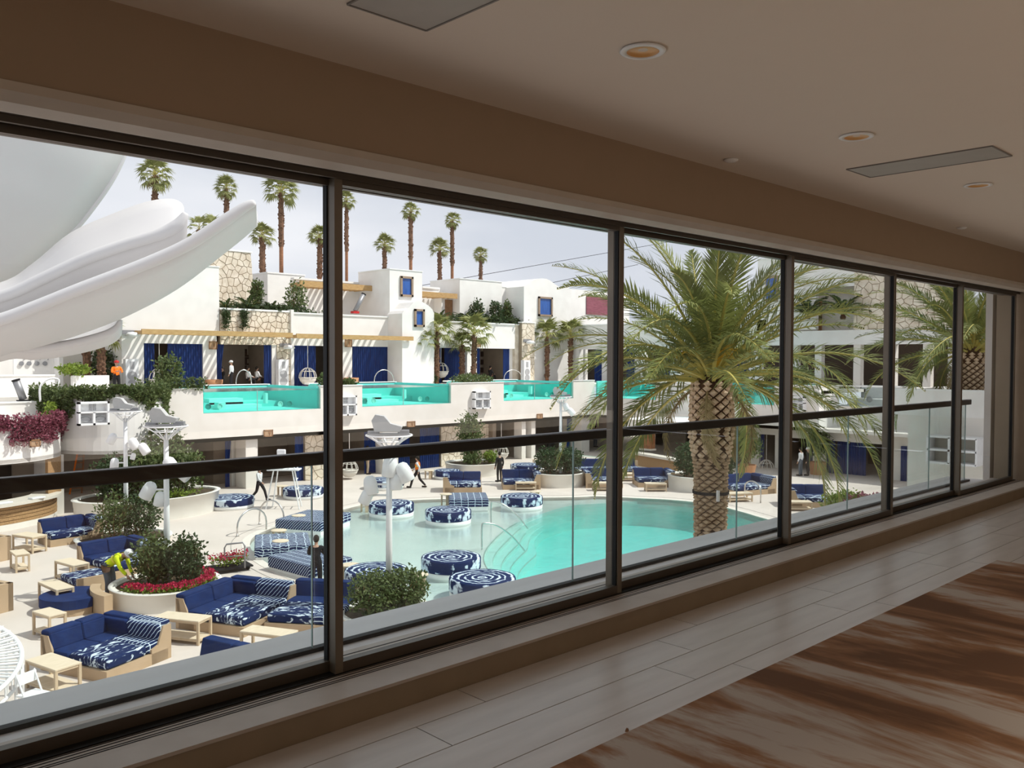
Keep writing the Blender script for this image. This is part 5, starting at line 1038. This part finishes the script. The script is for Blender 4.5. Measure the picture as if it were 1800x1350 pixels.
for px,w_ in((396,.35),(428,.5)): a=gy(px-6,552,53.9); b=gy(px+6,552,53.9); creeper([a,b],lambda w:1.1,420,'thin creeper hanging over the stone panel, %s one'%('left' if px<400 else 'right'),leafB,.16,int(px))
# ------------------------------------------------ cycads, roof shrubs
def frondmesh(L,droop,nl,ll,seed,wid=.03,up=.35,rib=.022,mat=(palmL,petio),start=.12,twist=0,taper=True):
    """pinnate frond along +x: arching rib with two ranks of folded leaflets"""
    r=random.Random(seed); m=MB(); path=[]; N=14
    for i in range(N+1):
        t=i/N; path.append(Vector((L*(t-.18*droop*t*t*t),0.08*L*twist*t*t,L*(.10*t-droop*.42*t*t-.10*droop*t**4))))
    m.cur=1; m.tube(path,[rib*(1-.85*i/N) for i in range(N+1)],4); m.cur=0
    for i in range(nl):
        t=start+(1-start)*(i+.5)/nl; f=t*N; k=min(int(f),N-1); p=path[k].lerp(path[k+1],f-k); tg=(path[k+1]-path[k]).normalized(); sd_=Vector((0,1,0)); nz_=tg.cross(sd_)*-1
        if nz_.z<0: nz_=-nz_
        le=ll*(math.sin(PI*min(1,(t*.92+.10)))**.55)*r.uniform(.85,1.1)
        for s_ in(-1,1):
            d=(tg*(.62+.5*t)+sd_*s_*(1.0-.45*t)+nz_*(up+r.uniform(-.38,.38))).normalized(); w=(d.cross(nz_)).normalized()*wid; e_=p+d*le+Vector((0,0,-.22*le*le/ll*(1+r.random()*.7))); mid=p.lerp(e_,.5)+nz_*.03
            b=len(m.v); m.v+=[tuple(p-w*.5),tuple(p+w*.5),tuple(mid+w),tuple(mid-w),tuple(e_)]; m.f+=[(b,b+1,b+2,b+3),(b+3,b+2,b+4)]; m.m+=[0,0]
    return m
def mk(m,name,mats):
    me=bpy.data.meshes.new(name); me.from_pydata(m.v,[],m.f)
    for q in mats: me.materials.append(q)
    me.polygons.foreach_set('material_index',m.m); me.update(); return me
cyc=mk(frondmesh(.95,.75,22,.20,1,wid=.022,up=.25,rib=.015),'frond',(leafB,petio))
def place(me,name,parent,loc,az,el,roll=0,sc=1):
    o=link(name,me,parent); o.matrix_local=Matrix.Translation(loc)@Matrix.Rotation(az,4,'Z')@Matrix.Rotation(-el,4,'Y')@Matrix.Rotation(roll,4,'X')@Matrix.Scale(sc,4); return o
def cycad(x,y,z,s,label,n=16):
    t=thing('cycad',label,'plant',(x,y,z)); MB().lathe([(.16,0),(.2,.15),(.12,.35),(.01,.38)],10).obj('trunk',bark,t,world=False)
    for k in range(n): place(cyc,'frond',t,(0,0,.3),k*2.399,.25+.9*(k/n)*1.0+rl.uniform(-.1,.1),0,s)
    return t
for px,py,s,lb in((397,540,1.3,'leftmost dark cycad on the stone roof planter'),(435,540,1.55,'largest dark cycad in the middle of the stone roof planter'),(478,545,1.3,'dark cycad at the right end of the stone roof planter'),(773,560,1.35,'cycad at the left end of the right-hand roof planter'),(817,562,1.5,'light-tipped cycad in the right-hand roof planter, second from the left'),(860,566,1.4,'cycad in the right-hand roof planter, left of the twin shrubs'),(893,567,1.3,'cycad near the right end of the right-hand roof planter'),(913,568,1.2,'small cycad beside the stone pier')):
    p=gy(px,py,54.8); cycad(p.x,p.y,p.z-.5,s,lb)
for px,lb in((1420,'dark cycad at the left of the shaded roof recess on the right'),(1482,'larger dark cycad at the right of the shaded roof recess')):
    p=gx(px,546,57.3); cycad(57.3,p.y,p.z-.6,2.2,lb,20)
for px,py,rx,rz,mt,lb in((452,535,.45,1.0,leafA,'thin upright shrub against the stone tower'),(519,552,.85,1.35,leafA,'rounded young tree at the right end of the stone roof planter'),(838,562,.65,1.0,leafB,'grey shrub at the left of the right-hand roof planter'),(872,564,.65,1.05,leafB,'second grey shrub in the right-hand roof planter'),(891,566,.4,1.1,leafA,'thin brownish shrub near the right end of the right-hand roof planter')):
    p=gy(px,py,55.2); shrub(p.x,p.y,p.z-.3,rx,rz,lb,mat=mt,n=650,sz=.22,seed=int(px))
for a,b,py0,py1,lb in((388,560,548,556,'low green planting along the edge of the stone roof planter'),(765,925,566,570,'low green planting along the right-hand roof planter')):
    p0,p1=gy(a,py0,54.5),gy(b,py1,54.5); t=thing('roof_planting',lb,'plant',tuple((p0+p1)/2-Vector((0,0,.2)))); o=leafcloud(2400,(p1.x-p0.x)/2,.35,.45,.2,int(a),.1).obj('foliage',leafB,t,world=False); o['kind']='stuff'
p=gy(175,655,52); 
shrub(p.x-1.2,52.4,p.z-.2,.9,.35,'yellow-green low plants in the far left terrace planter',mat=leafC,n=700,sz=.18,seed=61); shrub(gy(195,640,56).x,56,5.6,1.4,1.1,'dark hedge behind the man in orange',mat=leafB,n=1600,sz=.25,seed=62)
# ------------------------------------------------ fan palms
def fanleaf(R,seed,segs=13,spread=2.6,mat=None):
    r=random.Random(seed); m=MB(); m.cur=1; m.tube([(0,0,0),(R*.45,0,R*.10),(R*.8,0,R*.02)],[.03*R,.02*R,.015*R],4); m.cur=0; c=Vector((R*.8,0,R*.02))
    for i in range(segs):
        A=-spread/2+spread*i/(segs-1); L=R*.85*(1-.25*abs(A)/1.4)*r.uniform(.85,1.1); d=Vector((math.cos(A),math.sin(A),0)); w=Vector((-d.y,d.x,0))*L*.085; b=len(m.v); mid=c+d*L*.55+Vector((0,0,.04*R)); e_=c+d*L+Vector((0,0,-L*r.uniform(.25,.6)))
        m.v+=[tuple(c),tuple(mid+w),tuple(e_),tuple(mid-w)]; m.f+=[(b,b+1,b+2,b+3)]; m.m+=[0]
    return m
fans=[mk(fanleaf(1.0,k),'fan_leaf',(fanL,petio)) for k in range(3)]; fand=mk(fanleaf(.9,8),'fan_leaf',(palmD,palmD))
def fanpalm(x,y,z0,zc,s,label,n=30,wind=0,tr=.2,shag=.45,seed=0,lo=-.95,hi=1.4,group=None):
    r=random.Random(seed); t=thing('fan_palm',label,'palm',(x,y,z0),group=group); h=zc-z0
    MB().tube([(0,0,0),(0,0,h*(1-shag)),(0,0,h*(1-shag)+.01)],[tr*1.15,tr,tr],10).obj('trunk',ftr,t,True,world=False)
    m=MB(); zz=h*(1-shag); m.tube([(0,0,zz),(0,0,h*(1-shag*.35)),(0,0,h)],[tr*1.25,tr*1.35,tr*.8],10)
    for i in range(70):
        A=r.uniform(0,6.28); q=r.uniform(zz,h-.1); rr=tr*1.2; m.box((rr*math.cos(A),rr*math.sin(A),q),(.10,.09,.24),rz=A,ry=.5)
    m.obj('shaggy_sheath',skirt,t,world=False)
    for k in range(n):
        el=lo+(hi-lo)*((k+.5)/n)**.8; az=k*2.399+r.uniform(-.2,.2); place(fand if el<-.75 and k%2 else fans[k%3],'fan_leaf',t,(0,0,h-.05+.1*(k/n)),az,el,r.uniform(-.3,.3),s*r.uniform(.85,1.1))
    return t
fp=[(272,308,275,30,71,1.25,'fan palm at the upper left whose trunk drops behind the sculpture'),(398,332,440,21,74,1.25,'fan palm between the two leftmost tall fan palms, above the stone tower'),(461,415,482,22,66,1.15,'short windswept fan palm left of the tallest broad-crowned one'),(494,338,482,31,68,1.35,'tall fan palm with the broadest crown, left of the first mullion'),(562,417,500,20,66,1.15,'short fan palm right against the first mullion'),
  (609,352,502,11,76,1.1,'tall narrow fan palm just right of the first mullion'),(676,431,474,18,76,1.1,'short round-headed fan palm left of the white tower roof'),(722,372,474,14,72,1.15,'tall slim-crowned fan palm rising behind the white tower'),(773,438,494,18,74,1.1,'short fan palm right of the white tower'),(795,388,492,15,74,1.15,'tall fan palm right of the white tower'),(845,449,494,14,82,1.1,'farthest right fan palm on the skyline')]
for i,(px,py,pb,cw,Y,s,lb) in enumerate(fp):
    p=gy(px,py,Y); dd=(p-EYE).dot(FW); s_=cw/F*dd/1.35; fanpalm(p.x,p.y,0,p.z,max(.7,s_),lb,n=34,tr=.17 if cw>12 else .15,shag=.30*(p.z-6)/p.z,seed=i,lo=-1.25 if i in(0,1,5,7,9,10) else -.7)
for i,(px,py,Y,s,lb) in enumerate(((747,600,52.5,.75,'smallest terrace palm at the left of the trio'),(768,583,52.8,1.0,'terrace palm with a tall crown, second from the left of the trio'),(833,588,52.0,1.15,'largest terrace palm before the framed plaque'),(812,606,53,.8,'small terrace palm tucked behind the largest one'),(962,592,53.5,1.1,'terrace palm right of the stone pier'),(1003,590,52.5,1.1,'terrace palm partly behind the drooping fronds of the big palm'),(152,598,54,.9,'left one of two dark palm trunks under the sculpture'),(178,588,53,.9,'right one of two dark palm trunks under the sculpture'))):
    p=gy(px,py,Y); fanpalm(p.x,p.y,5.3,p.z,s,lb,n=24,tr=.15 if px>200 else .16,shag=.92,seed=40+i,lo=-.6)
for px,lb in((350,'small palm tip poking over the longest sculpture petal, left one'),(372,'small palm tip poking over the longest sculpture petal, right one')):
    p=gy(px,404,64); fanpalm(p.x,p.y,0,p.z,.8,lb,n=12,tr=.2,shag=.15,seed=int(px))
# ------------------------------------------------ the big date palm and its neighbour in the planter
fr=[mk(frondmesh(L_,dr,74,.54,s_,wid=.0165,up=u_,rib=.042,twist=tw),'frond',(palmL,petio)) for L_,dr,s_,u_,tw in((3.8,.62,1,.35,.3),(3.9,1.05,2,.3,-.4),(3.6,1.2,3,.25,.5),(3.9,.95,4,.35,-.2),(3.1,.85,5,.5,.25),(3.6,1.25,6,.2,-.3))]
dryf=mk(frondmesh(1.7,1.3,40,.30,9,wid=.014,up=.1,rib=.03),'frond',(palmD,palmD))
dm=MB(); dm.add([(-.10,0,-.0),(0,0,-.085),(.10,0,0),(0,0,.075),(-.055,-.055,.01),(0,-.075,-.035),(.055,-.055,.01),(0,-.05,.045)],[(0,1,5,4),(1,2,6,5),(2,3,7,6),(3,0,4,7),(4,5,6,7)]); dmesh=mk(dm,'leaf_base',(scal,)) ; dmesh2=mk(dm,'leaf_base',(scal2,))
def datepalm(x,y,z0,zc,label,seed,az0=0,nf=62,trunkparts=True,big=1.0,lean=(0,0)):
    r=random.Random(seed); t=thing('date_palm',label,'palm',(x,y,z0)); h=zc-z0; 
    def C(z): k=1-z/h; return Vector((lean[0]*k,lean[1]*k,z))
    prof=[(0,.29),(h*.5,.265),(max(.3,h-1.75),.285),(h-1.45,.34),(h-1.1,.395),(h-.5,.385),(h-.1,.36),(h+.15,.2)] if h>2 else [(0,.40),(h-.4,.41),(h-.1,.36),(h+.15,.2)]
    MB().tube([C(z) for z,_ in prof],[q*big for _,q in prof],20).obj('trunk',bark,t,True,world=False)
    def rad(z):
        for (z0_,r0),(z1_,r1) in zip(prof,prof[1:]):
            if z0_<=z<=z1_: return (r0+(r1-r0)*(z-z0_)/max(1e-6,z1_-z0_))*big
        return .3*big
    zz=h-.08; row=0; cnt=0; st=MB(); top=h-1.55
    while zz>.05 and h:
        R_=rad(zz); up_=zz>top; n=max(8,round(2*PI*R_/(.235 if up_ else .20))); 
        for k in range(n):
            A=2*PI*(k+.5*(row%2))/n+row*.02; c=C(zz)+Vector((R_*math.cos(A),R_*math.sin(A),0)); sc_=.93 if up_ else r.uniform(.92,1.05)
            mt=Matrix.Translation(c)@Matrix.Rotation(A+PI/2,4,'Z')@Matrix.Diagonal((sc_,1,sc_*(1.0 if up_ else .74),1))
            fwd_side=math.cos(A-math.atan2(-y,-x))>-.25
            if cnt<300 and (fwd_side or up_): o=link('leaf_base',dmesh if up_ else dmesh2,t); o.matrix_local=mt; cnt+=1
            else:
                st.add([mt@Vector(v) for v in dm.v],dm.f)
        zz-=(.088 if up_ else .072); row+=1
    if st.v: o=st.obj('leaf_base_cover',scal2,t,world=False,kind='stuff')
    for k in range(nf):
        f=(k+.5)/nf; el=(.02+1.3*f if k%10!=3 else -.35)+r.uniform(-.08,.08); az=az0+k*2.399+r.uniform(-.15,.15)
        if el<0:
            da=(az-math.atan2(-y,-x)+PI)%(2*PI)-PI
            if abs(da)<1.0: az+=1.3 if da>0 else -1.3
        me=fr[2] if el<-.1 else (fr[k%4] if el<1.0 else (fr[0],fr[4])[k%2])
        place(me,'frond',t,(0.26*math.cos(az)*(1-f*.7),.26*math.sin(az)*(1-f*.7),h-.05+.35*f),az,el,r.uniform(-.5,.5),r.uniform(.92,1.08)*big)
    for k in range(4): az=az0+k*1.65+r.uniform(-.3,.3); place(dryf,'dry_frond',t,(.3*math.cos(az),.3*math.sin(az),h-.15),az,-.75+r.uniform(-.2,.1),r.uniform(-.4,.4),1)
    for k in range(5):
        az=az0+k*1.26; m=MB()
        for q in range(16): b_=r.uniform(-.25,.25); m.tube([(0,0,0),(.35,b_*.4,.45),(.62+r.uniform(-.08,.1),b_*1.2,.42+r.uniform(-.2,.15))],[.008,.006,.004],3)
        o=m.obj('fruit_stalk',yel,t,world=False); o.location=(.12*math.cos(az),.12*math.sin(az),h+.15); o.rotation_euler=(0,0,az)
    return t
g_=gz(1252,690,6.45+0); d=17.3; P1=EYE+ray(1251,690)*(d/F)
datepalm(P1.x,P1.y,0,6.82,'large date palm with a scaly trunk before the pool, fronds across the middle panes',5,az0=.4,lean=(.0,-.0))
P2=EYE+ray(1708,640)*(27.5/F); datepalm(P2.x,P2.y,6.1,7.5,'second date palm with a short scaly trunk in the raised planter at the far right',8,az0=1.1,nf=52)
# clamp band on the big trunk
t=thing('trunk_light','steel spotlight strapped round the trunk of the big palm','lamp',(P1.x,P1.y,4.55)); MB().lathe([(.36,0),(.36,.06)],24,cap=False).obj('strap',blk,t,world=False); a=-_f0*.40+_r0*.05; MB().tube([a+Vector((0,0,-.10)),a+Vector((0,0,.12))],.035,10).obj('lamp_body',steel,t,world=False)
# power lines far behind the roofs
for (x0,y0,x1,y1,lb) in((820,488,1064,445,'upper overhead cable crossing the sky left of the second mullion'),(975,496,1060,478,'lower overhead cable meeting the arched roof'),(1092,440,1115,436,'overhead cable glimpsed behind the upper palm fronds')):
    a,b=gy(x0,y0,85),gy(x1,y1,85); d_=(b-a); o=MB().tube([a-d_*.4,a,b,b+d_*.8],.045,4).obj('power_line',blk); tag(o,lb,'cable')
# ================================================================ PEOPLE
TS=bpy.data.scenes.new('workbench')
def skinobj(name,verts,edges,radii,mat,parent,root=0,sub=1):
    me=bpy.data.meshes.new(name); me.from_pydata(verts,edges,[]); o=bpy.data.objects.new(name,me); TS.collection.objects.link(o); md=o.modifiers.new('s','SKIN'); md.use_smooth_shade=True
    sv=me.skin_vertices[0].data
    for i,r in enumerate(radii): sv[i].radius=(r if isinstance(r,tuple) else (r,r)); sv[i].use_root=(i==root)
    s2=o.modifiers.new('u','SUBSURF'); s2.levels=sub; s2.render_levels=sub
    with bpy.context.temp_override(scene=TS,view_layer=TS.view_layers[0]): dg=bpy.context.evaluated_depsgraph_get()
    m2=bpy.data.meshes.new_from_object(o.evaluated_get(dg)); bpy.data.objects.remove(o); m2.materials.clear(); m2.materials.append(mat); m2.name=name
    return link(name,m2,parent)
def person(loc,rz,label,pose='stand',top=wsh,legs=blk,vest=None,hat=None,hair=True,skinm=skin,sc=1,long=True,group=None):
    t=thing('person',label,'person',loc,rz,group=group); t.scale=(sc,)*3
    # local frame: facing +x, y to the left
    J=dict(pel=(0,0,.95),abd=(0,0,1.12),che=(0,0,1.34),nek=(0,0,1.48),hed=(.02,0,1.60),hl=(0,.10,.92),hr=(0,-.10,.92),kl=(.03,.11,.50),kr=(.03,-.11,.50),al=(0,.11,.08),ar=(0,-.11,.08),tl=(.16,.12,.03),tr=(.16,-.12,.03),
      sl=(0,.19,1.42),sr=(0,-.19,1.42),el=(-.03,.25,1.15),er=(-.03,-.25,1.15),wl=(.06,.26,.90),wr=(.06,-.26,.90))
    if pose=='walk': J.update(kl=(.25,.10,.55),al=(.38,.10,.10),tl=(.54,.10,.06),kr=(-.10,-.10,.50),ar=(-.42,-.10,.16),tr=(-.32,-.10,.03),el=(-.18,.25,1.18),wl=(-.12,.28,.93),er=(.12,-.24,1.15),wr=(.30,-.22,1.0))
    if pose=='bend': J.update(abd=(.12,0,1.06),che=(.34,0,1.18),nek=(.46,0,1.24),hed=(.57,0,1.24),sl=(.38,.2,1.22),sr=(.38,-.2,1.22),el=(.45,.22,.93),er=(.50,-.2,.93),wl=(.60,.16,.70),wr=(.66,-.12,.70),pel=(-.05,0,.95),hl=(-.05,.1,.92),hr=(-.05,-.1,.92))
    if pose=='arms': J.update(el=(.10,.26,1.18),er=(.10,-.26,1.18),wl=(.30,.10,1.22),wr=(.30,-.10,1.22))
    if pose=='sit': J.update(pel=(0,0,.52),abd=(0,0,.70),che=(-.02,0,.92),nek=(-.02,0,1.06),hed=(0,0,1.18),hl=(0,.1,.50),hr=(0,-.1,.50),kl=(.42,.12,.52),kr=(.42,-.12,.52),al=(.46,.12,.08),ar=(.46,-.12,.08),tl=(.6,.12,.03),tr=(.6,-.12,.03),sl=(-.02,.19,1.0),sr=(-.02,-.19,1.0),el=(.06,.25,.76),er=(.06,-.25,.76),wl=(.28,.16,.68),wr=(.28,-.16,.68))
    names=list(J); ix={k:i for i,k in enumerate(names)}; V=[J[k] for k in names]
    E=[('pel','abd'),('abd','che'),('che','nek'),('nek','hed'),('pel','hl'),('pel','hr'),('hl','kl'),('kl','al'),('al','tl'),('hr','kr'),('kr','ar'),('ar','tr'),('che','sl'),('che','sr'),('sl','el'),('el','wl'),('sr','er'),('er','wr')]
    Rr=dict(pel=(.13,.11),abd=(.125,.10),che=(.15,.11),nek=.05,hed=.06,hl=.085,hr=.085,kl=.058,kr=.058,al=.042,ar=.042,tl=.035,tr=.035,sl=.058,sr=.058,el=.042,er=.042,wl=.03,wr=.03)
    body=skinobj('body',V,[(ix[a],ix[b]) for a,b in E],[Rr[k] for k in names],skinm,t)
    # head with features and hands, joined into the one body mesh
    hd=Vector(J['hed']); m=MB(); f=Vector((1,0,0)) if pose!='bend' else Vector((.75,0,-.66)); upv=Vector((0,0,1)) if pose!='bend' else Vector((.66,0,.75))
    c=hd+upv*.05; m.ball(tuple(c),.105,10,(.95,.78,1.18)); m.ball(tuple(c+f*.105-upv*.015),.018,5,(1,.8,1.3))
    for s_ in(-1,1): m.ball(tuple(c+Vector((0,s_*.083,0))),.024,5,(.7,.4,1.2))
    m.box(c+f*.095-upv*.055,(.02,.045,.008))
    for wn_,en in(('wl','el'),('wr','er')):
        w=Vector(J[wn_]); e_=Vector(J[en]); d=(w-e_).normalized(); sd2=d.cross(Vector((1,0,0))).normalized() if abs(d.x)<.9 else Vector((0,1,0)); m.tube([w,w+d*.05,w+d*.09],[.028,.038,.032],6)
        for q in range(4): b_=w+d*.08+sd2*(.027-.018*q); m.tube([b_,b_+d*(.045+.008*(q in(1,2))),b_+d*.075+Vector((.012,0,-.01))],[.010,.009,.006],4)
        m.tube([w+d*.03+sd2*.03,w+d*.065+sd2*.055,w+d*.09+sd2*.052],[.011,.010,.007],4)
    nskin=len(body.data.polygons); hm=mk(m,'h',(skinm,)); bm=bmesh.new(); bm.from_mesh(body.data); bm.from_mesh(hm); bm.to_mesh(body.data); bm.free()
    # clothes: shells lifted off the body surface, cut where the garment ends
    legb={('pel','hl'),('pel','hr'),('hl','kl'),('kl','al'),('hr','kr'),('kr','ar')}; armb={('sl','el'),('sr','er')}|({('el','wl'),('er','wr')} if long else set()); tor={('pel','abd'),('abd','che'),('che','sl'),('che','sr')}
    bme=body.data; segs=[(k,Vector(J[k[0]]),Vector(J[k[1]])) for k in E]
    def near(p):
        best=None
        for k,a_,b_ in segs:
            ab=b_-a_; w=max(0,min(1,(p-a_).dot(ab)/ab.length_squared)); dd=(p-a_-ab*w).length
            if best is None or dd<best[0]: best=(dd,k,w)
        return best
    own={}
    nv=len(bme.vertices)
    for pg in bme.polygons:
        if len(pg.vertices)==4 or len(pg.vertices)==3: own[pg.index]=near(pg.center)
    def cloth(nm,test,mt,add):
        used={}; vs=[]; fs=[]
        for pg in bme.polygons:
            o_=own.get(pg.index)
            if o_ is None or pg.index>=nskin or not test(o_[1],o_[2]): continue
            f_=[]
            for vi in pg.vertices:
                if vi not in used: used[vi]=len(vs); v=bme.vertices[vi]; vs.append(tuple(v.co+v.normal*add))
                f_.append(used[vi])
            fs.append(tuple(f_))
        m=MB(); m.v=vs; m.f=fs; m.m=[0]*len(fs); return m.obj(nm,mt,t,True,world=False)
    cloth('shirt',lambda k,w:k in tor or k in armb and not(k in{('el','wl'),('er','wr')} and w>.85) or (k==('che','nek') and w<.4),top,.014)
    cloth('trousers',lambda k,w:k in legb or (k==('pel','abd') and w<.6),legs,.018)
    if vest: cloth('vest',lambda k,w:(k in tor and not (k in{('che','sl'),('che','sr')} and w>.8)) or (k==('che','nek') and w<.3),vest,.028)
    if vest:
        mc=(Vector(J['che'])+Vector(J['abd']))/2; ax=(Vector(J['che'])-Vector(J['abd'])).normalized(); MB().lathe([(.172,-.02),(.172,.02)],16,c=mc,R=Vector((0,0,1)).rotation_difference(ax).to_matrix(),cap=False,sx=.86,sy=1.08).obj('reflective_stripe',stripe,t,world=False)
    for k,a in(('tl','al'),('tr','ar')): p=(Vector(J[k])+Vector(J[a]))/2; MB().rbox((p.x+.01,p.y,p.z-.012),(.27,.105,.09),.02).obj('shoe',blackm,t,world=False)
    if hat is not None:
        RT_=Vector((0,0,1)).rotation_difference(upv).to_matrix(); MB().lathe([(.125,.0),(.122,.05),(.09,.10),(.01,.125)],14,c=c+upv*.02,R=RT_,cap=False).lathe([(.125,.0),(.15,-.005),(.125,.012)],14,c=c+upv*.02+f*.03,R=RT_,cap=False).obj('helmet' if hat==helm else 'cap',hat,t,True,world=False)
    elif hair: MB().ball(tuple(c+upv*.025-f*.018),.112,9,(1.0,.84,1.1)).obj('hair',hairm,t,True,world=False)
    return t
VR=math.atan2(_r0.y,_r0.x); VF=math.atan2(_f0.y,_f0.x)
g=gz(734,858); person(tuple(g),VR+PI-.15,'man in an orange hi-vis vest and dark trousers striding left across the paving','walk',top=wsh,legs=blk,vest=vestO)
g=gz(456,880); person(tuple(g),VR-.3,'person in a white shirt and black cap walking beside the lifeguard chair','walk',top=wsh,legs=blk,hat=blk,sc=.97)
g=gz(193,1052); person(tuple(g),VR-.25,'worker in a white helmet and yellow hi-vis vest bending over the flower planter','bend',top=vestY,legs=jean,vest=vestY,hat=helm,sc=1.08)
g=gz(556,1042); person(tuple(g),VF,'person dressed in black with hands near the face, behind the daybed left of the mullion','arms',top=blk,legs=blk,hair=True)
g=gz(878,847); person(tuple(g),VF+.6,'man in black standing before the hanging chair and stone wall','stand',top=blk,legs=blk,hat=None)
p=gy(205,690,46.6); person((p.x,46.6,5.3),-VF*0-PI/2,'man in an orange jacket and red cap on the left terrace above the ivy','arms',top=vestO,legs=blk,hat=redm)
p=gy(407,680,52.3); person((p.x,52.3,5.3),VR+PI,'man in a white shirt and dark trousers standing at the left far pool','stand',top=wsh,legs=blk,hair=False,hat=wsh)
for px,lb,tp in((391,'person in dark clothes seated left of the standing man on the terrace',blk),(436,'person in a white top seated right of the terrace arch rail',wsh),(452,'person in a pale top seated farthest right in the lettered cabana',wsh)):
    p=gy(px,670,54.6); person((p.x,54.6,5.3),PI if px<400 else 0,lb,'sit',top=tp,legs=blk)
for px,lb in((862,'seated person in dark clothes before the grid of pictures'),): p=gy(px,670,55); person((p.x,55,5.3),0,lb,'sit',top=blk,legs=blk)
p=gz(690-44,850); p=gy(646,840,45.4); person((p.x,45.4,0),VR,'person in a long beige coat standing in the dim room behind the pole lamps','stand',top=M('beige_cloth',(.38,.30,.22),.9),legs=M('beige_cloth2',(.38,.30,.22),.9),hair=True)
p=gy(972,800,46); person((p.x,46,.3),PI,'person in pink seated in the dim cabana left of the far pole','sit',top=pnk,legs=blk)
p=gy(1046,800,47); person((p.x,47,0),0,'person in a grey-blue top in the dark passage left of the second mullion','stand',top=jean,legs=jean)
g=gz(1408,880); g=gx(1407,868,50.5); person((50.5,g.y,0),PI/2,'person in a white shirt and jeans walking past the third mullion','stand',top=wsh,legs=jean); g=gx(1420,868,50.9); person((50.9,g.y,0),PI/2+.3,'person in black with a white cap beside the one in jeans','stand',top=blk,legs=blk,hat=wsh)
# pots, crates and wall lamps on the terrace
for px,Y,lb in((376,53.4,'round terracotta tub at the foot of the pillar between the left cabanas'),(617,53.4,'round terracotta tub at the foot of the wall right of the first mullion')):
    p=gy(px,672,Y); o=MB().lathe([(.5,0),(.56,.55),(.5,.55),(.46,.42)],20).obj('tub',terrac,loc=(p.x,Y,5.3),smooth=True); tag(o,lb,'pot')
for px,py,lb in((228,590,'white dome wall lamp at the top left of the pergola wall'),(502,612,'white dome wall lamp on the stone pier of the lettered cabana'),(926,603,'white dome wall lamp on the far stone pier')):
    Yw=53.95 if px<900 else 53.55; p=gy(px,py,Yw); t=thing('wall_lamp',lb,'lamp',tuple(p)); MB().box(p+Vector((0,-.05,.2)),(.9,.06,.25)).obj('bracket',grey,t); MB().lathe([(.02,.22),(.28,.18),(.42,0),(.3,-.06),(.01,-.06)],16,c=p+Vector((0,-.45,0))).obj('dome',white,t,True)
for px,lb in((232,'white slim speaker cabinet standing left of the leftmost cabana'),(498,'white slim speaker cabinet before the stone pier of the lettered cabana'),(723,'white slim speaker cabinet left of the terrace palms'),(926,'white slim speaker cabinet before the far stone pier')):
    Yw=53.5 if px<900 else 53.1; p=gy(px,660,Yw); t=thing('speaker_cabinet',lb,'speaker',(p.x,Yw,5.3)); MB().bb(-.38,.38,-.05,.35,0,1.85).obj('cabinet',white,t,world=False)
    for z in(.35,.85): MB().lathe([(.27,0),(.27,.03),(.2,.02),(.01,.01)],16,c=(0,-.05,z),R=Matrix.Rotation(PI/2,3,'X')).obj('driver',bpy.data.materials['speaker_grey'],t,world=False)
    MB().bb(-.12,.12,-.07,-.05,1.25,1.7).obj('horn',bpy.data.materials['speaker_grey'],t,world=False)

bpy.data.scenes.remove(TS)
